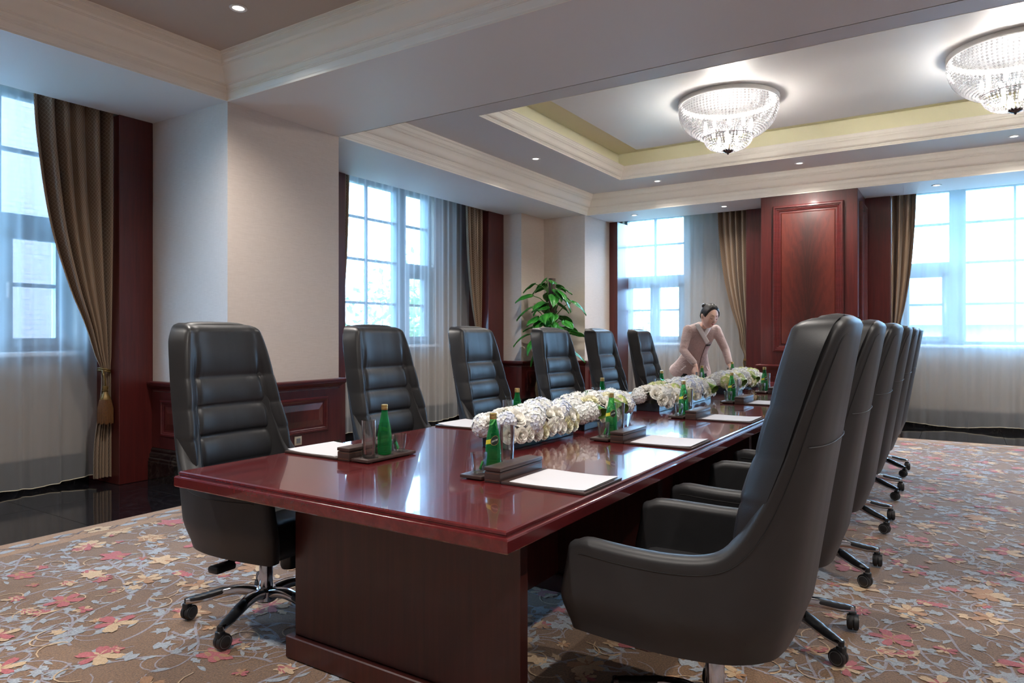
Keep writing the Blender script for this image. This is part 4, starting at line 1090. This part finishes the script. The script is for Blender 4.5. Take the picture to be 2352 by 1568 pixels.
# ================================================================== potted climbing plant in the corner
def plant(x,y):
    t=thing('potted_plant','tall leafy climbing plant on a moss pole in a bronze vase, in the corner','plant',(x,y,0))
    vase=MB().lathe([(0,.0),(.15,.0),(.16,.02),(.15,.05),(.19,.16),(.25,.34),(.265,.46),(.24,.58),(.19,.66),(.17,.70),(.185,.735),(.20,.75),(.185,.75),(.16,.70),(.15,.66),(0,.66)],32).obj('vase',M['vase'],t)
    MB().tube([(0,0,.66),(.01,.0,1.2),(0,.01,1.75),(.01,0,2.16)],[.055,.052,.05,.054],10).obj('moss_pole',M['bark'],t,60)
    r=random.Random(9)
    def leafm(bend):
        out=[(0,0),(.12,.03),(.17,.12),(.16,.22),(.10,.34),(.0,.44)]
        def fn(u,v):
            s=u*2-1; w=crom([(0,.02),(.12,.115),(.3,.150),(.6,.115),(.85,.05),(1,.002)],v); yy=-.06*(abs(s)**1.5)*(1-v)**4*1.2
            x=s*w; y=.42*v+yy; return (x,y,-bend*.42*v*v-.25*abs(x)*abs(s)*.6+.018*math.sin(abs(s)*9)*(abs(s)>.1)+.006*math.sin(v*14)*s)
        return MB().grid(fn,12,14)
    lm=[leafm(b).mesh('leaf',M['leaf_dk'],180) for b in (.15,.32,.5)]
    k=0; tries=0; N=66
    while k<N and tries<900:
        tries+=1
        z0=.80+1.22*(k/(N-1)); a=r.uniform(0,2*PI); f=1-abs((z0-1.35)/.95)*.45; reach=r.uniform(.12,.42)*f; up=r.uniform(.02,.20)
        if z0<1.1: up=r.uniform(-.16,.04)
        sc_=r.uniform(.50,.76)*(1.0 if z0<1.75 else .8)
        e=Vector((reach*math.cos(a),reach*math.sin(a),z0+up)); tip=e+Vector((math.cos(a),math.sin(a),0))*.36*sc_
        gx,gy=tip.x+x,tip.y+y
        if gy>9.80 or (gx<-5.70 and gy>9.08) or gx<-6.05 or gx>-4.75 : continue
        k+=1
        s0=Vector((.045*math.cos(a),.045*math.sin(a),z0-.05))
        MB().tube([s0,(s0+e)/2+Vector((0,0,.04)),e],[.008,.007,.006],6).obj('leaf_stalk',M['stem'],t,60)
        pit=r.uniform(-.55,.0) if z0>1.15 else r.uniform(-.9,-.3)
        q=Matrix.Rotation(a-PI/2,4,'Z')@Matrix.Rotation(pit,4,'X')@Matrix.Rotation(r.uniform(-.4,.4),4,'Y')
        o=inst('leaf',lm[k%3],t,e,q.to_euler(),(sc_,sc_,sc_))
M['vase']=wood('bronze_glazed_ceramic',srgb(96,74,50),srgb(150,120,84),.2,.5,(6,6,6),0); M['bark']=wood('wrapped_moss_pole',srgb(58,42,38),srgb(96,74,64),.8,0,(30,30,6),.6)
plant(-5.30,9.33)
# ================================================================== the woman leaning over the table
def loft(m,secs,n=24,cap=True,mi=0):
    b=len(m.v)
    for c,u,v,ru,rv in secs:
        c=Vector(c);u=Vector(u).normalized();v=Vector(v).normalized()
        for k in range(n):
            a=2*PI*k/n; m.v.append(tuple(c+u*ru*math.cos(a)+v*rv*math.sin(a)))
    for i in range(len(secs)-1):
        for k in range(n): m.f.append((b+i*n+k,b+i*n+(k+1)%n,b+(i+1)*n+(k+1)%n,b+(i+1)*n+k)); m.m.append(mi)
    if cap:
        m.f.append(tuple(b+k for k in range(n))[::-1]); m.m.append(mi); m.f.append(tuple(b+(len(secs)-1)*n+k for k in range(n))); m.m.append(mi)
def limb(m,pts,rs,n=14): 
    P=[Vector(p) for p in pts]; Q=[];R_=[]
    for i in range(len(P)-1):
        for k in range(6):
            s=k/6; Q.append(P[i].lerp(P[i+1],s)); R_.append(rs[i]+(rs[i+1]-rs[i])*s)
    Q.append(P[-1]); R_.append(rs[-1]); m.tube(Q,R_,n)
    for p,r in ((P[0],rs[0]),(P[-1],rs[-1])): m.ico(p,r*.99,2)
    for p,r in zip(P[1:-1],rs[1:-1]): m.ico(p,r,2)
def remesh(m,name,mat,parent,vox=.009,sm=4):
    me=m.mesh(name,mat,0); o=link(bpy.data.objects.new('tmp',me))
    md=o.modifiers.new('r','REMESH'); md.mode='VOXEL'; md.voxel_size=vox
    ms=o.modifiers.new('s','SMOOTH'); ms.iterations=sm; ms.factor=.5
    bpy.context.view_layer.update(); dg=bpy.context.evaluated_depsgraph_get(); me2=bpy.data.meshes.new_from_object(o.evaluated_get(dg)); bpy.data.objects.remove(o)
    me2.name=name; me2.materials.clear(); me2.materials.append(mat); me2.polygons.foreach_set('use_smooth',[True]*len(me2.polygons)); me2.polygons.foreach_set('material_index',[0]*len(me2.polygons))
    return link(bpy.data.objects.new(name,me2),parent)
def person():
    skin=NT('skin'); skin.set(Base_Color=srgb(238,196,178),Roughness=.5,Subsurface_Weight=.12,Subsurface_Radius=(.02,.008,.004)); skin=skin.mat
    tw=NT('rose_grey_wool'); f=tw.noise(tw.coord('Object'),160,3,.7); tw.set(Base_Color=tw.ramp(f,[(.3,srgb(176,152,148)),(.7,srgb(204,182,178))]),Roughness=.85,Sheen_Weight=.3); g=tw.noise(tw.coord('Object',(1,1,2.2)),11,2,.5,.8); tw.bump(tw.math('ADD',tw.math('MULTIPLY',f,.05),g),.55,.02); tw=tw.mat
    hairm=wood('black_hair',srgb(18,14,16),srgb(38,30,32),.32,.2,(60,60,60),.2)
    t=thing('person','person in a rose-grey jacket with white crossed collar, leaning over the table','person',(-2.735,8.305,.0118),math.radians(-52))
    d=Vector((.59,0,.807)); v=Vector((.807,0,-.59)); y=Vector((0,1,0))
    # --- body (continuous): legs, pelvis, torso, neck, head, arms, hands
    b=MB()
    for s in (-1,1):
        limb(b,[(-.02,s*.085,.90),(.01,s*.09,.50),(-.03,s*.09,.10)],[.088,.058,.040])
        b.ico((.045,s*.095,.045),.042,2,sc=(2.2,.95,.95))
    loft(b,[((-.02,0,.84),y,(1,0,0),.15,.10),((0,0,.94),y,(1,0,-.3),.165,.115),((.09,0,1.07),y,v,.118,.088),((.23,0,1.24),y,v,.145,.10),((.30,0,1.345),y,v,.175,.072),((.335,0,1.39),y,v,.06,.05)])
    # head in its own frame
    HC=Vector((.465,.03,1.495)); pitch=math.radians(16)
    HM=Matrix.Translation(HC)@Matrix.Rotation(math.radians(8),4,'Z')@Matrix.Rotation(pitch,4,'Y')@Matrix.Rotation(math.radians(-6),4,'X')
    S=1.15
    def hp(az,el,off=0.0):
        ce,se=math.cos(el),math.sin(el); x=ce*math.cos(az); yy=ce*math.sin(az); z=se
        rx,ry,rz=.096,.076,.118
        fr=max(0,x)
        low=max(0,-z)
        ky=1-.30*low**1.6*(1 if x>-.3 else .6); kx=1-.10*low**2
        px,py,pz=rx*x*kx,ry*yy*ky,rz*z*(1.0 if z>0 else 1.04)
        if x<0: px*=1.12
        g=lambda a0,e0,wa,we: math.exp(-((az-a0)/wa)**2-((el-e0)/we)**2)
        o=.020*g(0,-.20,.12,.16)+.010*g(0,-.02,.09,.22)          # nose
        o+=-.0075*(g(.36,.06,.20,.11)+g(-.36,.06,.20,.11))      # eye sockets
        o+=.005*(g(.34,.02,.13,.055)+g(-.34,.02,.13,.055))     # lids
        o+=.004*(g(.35,.22,.28,.07)+g(-.35,.22,.28,.07))        # brows
        o+=.0065*g(0,-.50,.20,.075)-.004*g(0,-.58,.16,.05)      # lips
        o+=.007*g(0,-.86,.34,.20)                                # chin
        o+=.004*(g(.62,-.22,.3,.22)+g(-.62,-.22,.3,.22))         # cheeks
        n=Vector((x,yy,z)).normalized()
        return HM@((Vector((px,py,pz))+n*(o+off))*S)
    b.grid(lambda u,w: hp((u*2-1)*PI,(w-.5)*PI*.998),56,44,closeu=True)
    neck0=Vector((.325,.008,1.375)); neck1=HM@Vector((-.028,0,-.075))
    loft(b,[(neck0,y,v,.052,.052),(neck0.lerp(neck1,.5),y,(1,0,-.5),.047,.050),(neck1,y,(1,0,-.5),.048,.052)])
    for s in (-1,1):   # ears
        q=HM@(Vector((-.008,s*.080,-.008))*S); b.ico(q,.028,2,sc=(.7,.38,1.05))
    arms={-1:[(.29,-.176,1.345),(.35,-.245,1.10),(.475,-.165,.965),(.50,-.150,.930)],1:[(.29,.182,1.345),(.35,.268,1.10),(.46,.262,.965),(.485,.26,.930)]}
    for s in (-1,1):
        A=arms[s]; limb(b,A,[.046,.036,.025,.024],12)
        w=Vector(A[3]); dn=Vector((.30,.04*s,-.95)).normalized(); side=Vector((.35,s*-.2,.0)); side=(side-dn*side.dot(dn)).normalized(); out=dn.cross(side)
        c=w+dn*.045
        loft(b,[(w,side,out,.022,.016),(c,side,out,.037,.014),(w+dn*.085,side,out,.036,.013)],12)
        for k,(o,L) in enumerate(((-.027,.060),(-.009,.070),(.009,.066),(.026,.052))):
            p0=w+dn*.078+side*o; bend=out*(.012*s)
            limb(b,[p0,p0+dn*L*.45+bend*.3,p0+dn*L*.78+bend,p0+dn*L+bend*1.9],[.0092,.0085,.0078,.0068],8)
        p0=w+dn*.028-side*.026; limb(b,[p0,p0+dn*.028-side*.024,p0+dn*.056-side*.026],[.0105,.0095,.0080],8)
    body=remesh(b,'body',skin,t,.0048,2)
    # --- trousers
    tr=MB()
    for s in (-1,1): limb(tr,[(-.02,s*.085,.88),(.01,s*.09,.50),(-.03,s*.09,.10)],[.10,.075,.062])
    loft(tr,[((-.02,0,.80),y,(1,0,0),.15,.11),((0,0,.95),y,(1,0,-.3),.172,.122)])
    remesh(tr,'trousers',plain('black_trousers',srgb(24,24,28),.8),t,.012,3)
    for s in (-1,1):
        m=MB().rbox(-.075,.155,s*.095-.042,s*.095+.042,0,.065,.026,3); m.obj('shoe',plain('black_shoe',srgb(18,18,20),.3),t)
    # --- jacket
    hip=Vector((0,0,.95))
    SEC=[(hip-d*.17-v*.015,.265,.205),(hip-d*.09,.232,.175),(hip,.192,.140),(hip+d*.16,.140,.108),(hip+d*.22,.142,.108),(hip+d*.37,.170,.120),(hip+d*.46,.188,.105),(hip+d*.515,.176,.080),(hip+d*.545,.105,.066),(hip+d*.56,.075,.062)]
    j=MB(); loft(j,[(c,y,v,a,bb) for c,a,bb in SEC],32)
    for s in (-1,1):
        A=[Vector(p) for p in arms[s]]; limb(j,[A[0]+Vector((0,-s*.01,-.004)),A[1],A[2].lerp(A[3],.2)],[.060,.047,.039],16)
    jk=remesh(j,'jacket',tw,t,.009,5)
    def tf(s,h,off=.006):     # point on the jacket front: s across (left +), h along spine from hip
        ks=[((c-hip).dot(d),a,bb) for c,a,bb in SEC]
        ru=lerpk([(q[0],q[1]) for q in ks],h); rv=lerpk([(q[0],q[2]) for q in ks],h)
        return hip+d*h+y*s+v*(rv*math.sqrt(max(0,1-(s/ru)**2))+off)
    def ribbon3(p0,p1,w,mat,name,off,n=10,par=None,thick=.006,mid=None):
        m=MB(); pts_=[]
        for i in range(n+1):
            q=i/n; s=p0[0]+(p1[0]-p0[0])*q; h=p0[1]+(p1[1]-p0[1])*q
            if mid: s+=mid*math.sin(PI*q)
            pts_.append((s,h))
        def fn(u,w_):
            i=min(n,int(u*n+.5)); s,h=pts_[i]; dx,dh=p1[0]-p0[0],p1[1]-p0[1]; L=math.hypot(dx,dh); px,ph=-dh/L,dx/L
            k=(w_-.5)*w; return tf(s+px*k,h+ph*k,off+.003*math.sin(PI*w_))
        m.grid(fn,n,4); o=m.obj(name,mat,par or jk,180)
        md=o.modifiers.new('t','SOLIDIFY'); md.thickness=thick; return o
    white=plain('white_collar_cloth',srgb(240,238,238),.7); dark=plain('dark_seam',srgb(86,70,70),.8)
    ribbon3((.075,.585),(-.005,.47),.046,white,'collar_band',.010,par=jk)
    ribbon3((-.085,.585),(.055,.385),.050,white,'collar_band',.016,par=jk)
    ribbon3((.050,.375),(.02,-.10),.005,dark,'front_closure',.004,14,thick=.002)
    o=ribbon3((.052,.345),(.112,.330),.022,plain('black_badge',srgb(30,28,30),.4),'name_badge',.010,6,thick=.003)
    ribbon3((.060,.343),(.104,.332),.004,white,'badge_text_line',.0125,6,thick=.001)
    for s in (-1,1): ribbon3((s*.125,.02),(s*.17,-.05),.012,plain('pale_pocket_welt',srgb(226,216,216),.8),'pocket_welt',.006,6,thick=.003)
    # --- hair with bun
    hm=MB(); nu,nv=200,120
    def hline(az):
        a=abs(az); return lerpk([(0,.78),(.3,.74),(.6,.60),(.85,.36),(1.0,.10),(1.15,-.12),(1.35,-.05),(1.6,.0),(2.2,-.5),(PI,-.6)],a)
    def hair_ok(az,el): return el>hline(az)
    vs=[];idx={}
    for jx in range(nv+1):
        for i in range(nu):
            az=(i/nu*2-1)*PI; el=(jx/nv-.5)*PI*.998
            idx[(i,jx)]=len(vs); vs.append(hp(az,el,-.001+.013*sst(-.02,.35,el-hline(az))+.0010*math.sin(az*40)*sst(0,.3,el-hline(az))))
    fs=[]
    for jx in range(nv):
        for i in range(nu):
            i2=(i+1)%nu; c=[((i+.5)/nu*2-1)*PI,((jx+.5)/nv-.5)*PI]
            if hair_ok(*c): fs.append((idx[(i,jx)],idx[(i2,jx)],idx[(i2,jx+1)],idx[(i,jx+1)]))
    hm.add(vs,fs); hair=hm.obj('hair',hairm,t,180); md=hair.modifiers.new('t','SOLIDIFY'); md.thickness=.012; md.offset=-1
    bb=HM@(Vector((-.098,-.02,.080))*S); MB().ico(bb,.036,3,sc=(.8,1.1,.9)).obj('hair_bun',hairm,t,180)
    # --- face marks
    lash=plain('dark_lash',srgb(34,22,22),.6); lip=plain('rose_lips',srgb(190,78,84),.4); brow=plain('brown_brow',srgb(70,50,46),.7)
    for s in (-1,1):
        MB().tube([hp(s*(.20+.34*q),-.015-.055*math.sin(PI*q)+.02*q,.0035) for q in [i/8 for i in range(9)]],[.0012+.0014*math.sin(PI*i/8) for i in range(9)],6).obj('lash_line',lash,body,180)
        MB().tube([hp(s*(.16+.46*q),.20+.07*math.sin(PI*q*.8),.0030) for q in [i/8 for i in range(9)]],[.0022*(1.1-.8*i/8) for i in range(9)],6).obj('eyebrow',brow,body,180)
        MB().tube([hp(s*.09,-.335,.001),hp(s*.13,-.325,.001)],.0020,6).obj('nostril',brow,body,180)
    MB().tube([hp(-.26+.52*q,-.485+.03*abs(q-.5)*2,.0030) for q in [i/10 for i in range(11)]],[.0012+.0042*math.sin(PI*i/10) for i in range(11)],8).obj('lips',lip,body,180)
    return t
person()
# ================================================================== outside the windows
def ext():
    g=MB().box(-60,60,-40,80,-4.4,-4.2).obj('garden_ground',leaf_mat('lawn',srgb(70,84,54),srgb(96,108,76),.9)); g['kind']='structure'
    bw=thing('brick_building','pale brick building outside the left window','building',(-13.2,5.5,-4.2))
    mortar=plain('mortar',srgb(136,128,130),.9); brick=wood('pink_facing_brick',srgb(92,72,70),srgb(116,94,92),.9,0,(3,5,12),.2)
    MB().box(-5,-.02,-5,6,0,15).obj('building_wall',mortar,bw,0)
    m=MB(); bl,bh=.245,.085
    for j in range(int(9.5/bh)):
        for i in range(-2,26):
            y=-2.6+i*bl+(bl/2 if j%2 else 0); z=2.6+j*bh; m.box(-.03,-.012,y,y+bl-.012,z,z+bh-.012)
    o=m.obj('brickwork',brick,bw,0); o['kind']='stuff'
    h=thing('gabled_house','pale distant house with a low tiled roof beyond the wide far window','building',(1.5,27,-4.2))
    wl=plain('pale_render',srgb(150,146,146),.9); rf=wood('grey_roof_tiles',srgb(96,92,98),srgb(124,120,126),.8,0,(2,40,40),.3)
    MB().box(-5,9,0,6,0,5.9).obj('house_wall',wl,h,0)
    m=MB().add([(-5.6,-.6,5.8),(9.6,-.6,5.8),(9.6,3,7.9),(-5.6,3,7.9),(-5.6,6.6,5.8),(9.6,6.6,5.8)],[(0,1,2,3),(3,2,5,4),(0,3,4),(1,5,2),(0,4,5,1)]); m.obj('house_roof',rf,h,0)
    for x in (-3.6,-1.2,1.2,3.6,6): MB().box(x,x+.9,-.03,.02,3.6,5.1).obj('house_window',plain('house_window_glass',srgb(140,150,160),.3),h,0)
    lm=leaf_mat('tree_leaf',srgb(134,152,112),srgb(172,188,150),.7); bark=M['bark']
    def tree(x,y,hh,R,label,seed):
        r=random.Random(seed); t=thing('tree',label,'tree',(x,y,-4.2),0,'trees in the garden')
        MB().tube([(0,0,0),(.1,0,hh*.4),(0,.1,hh*.75)],[.2,.14,.06],8).obj('trunk',bark,t)
        m=MB()
        for _ in range(2200):
            a=r.random()*6.283; zz=r.uniform(-1,1); q=math.sqrt(1-zz*zz); rr_=R*(.45+.55*r.random()**.5)*(1+.2*math.sin(a*3+seed)); c=Vector((rr_*q*math.cos(a),rr_*q*math.sin(a),hh*.68+rr_*zz*1.25))
            u=Vector((r.uniform(-1,1),r.uniform(-1,1),r.uniform(-1,1))).normalized(); w=u.orthogonal().normalized(); s=r.uniform(.10,.2)
            m.add([c-u*s,c+w*s*.5,c+u*s,c-w*s*.5],[(0,1,2,3)])
        o=m.obj('foliage',lm,t,0); o['kind']='stuff'
    tree(-11.2,14.6,7.6,2.0,'pale green leafy tree outside the window past the pier',1)
    tree(-16,19,8.0,2.4,'pale leafy tree farther off between the window past the pier and the corner',2)
    tree(-8.6,18.5,6.6,1.7,'pale leafy tree outside the window with the pair of casements',3)
ext()
bpy.context.view_layer.update()
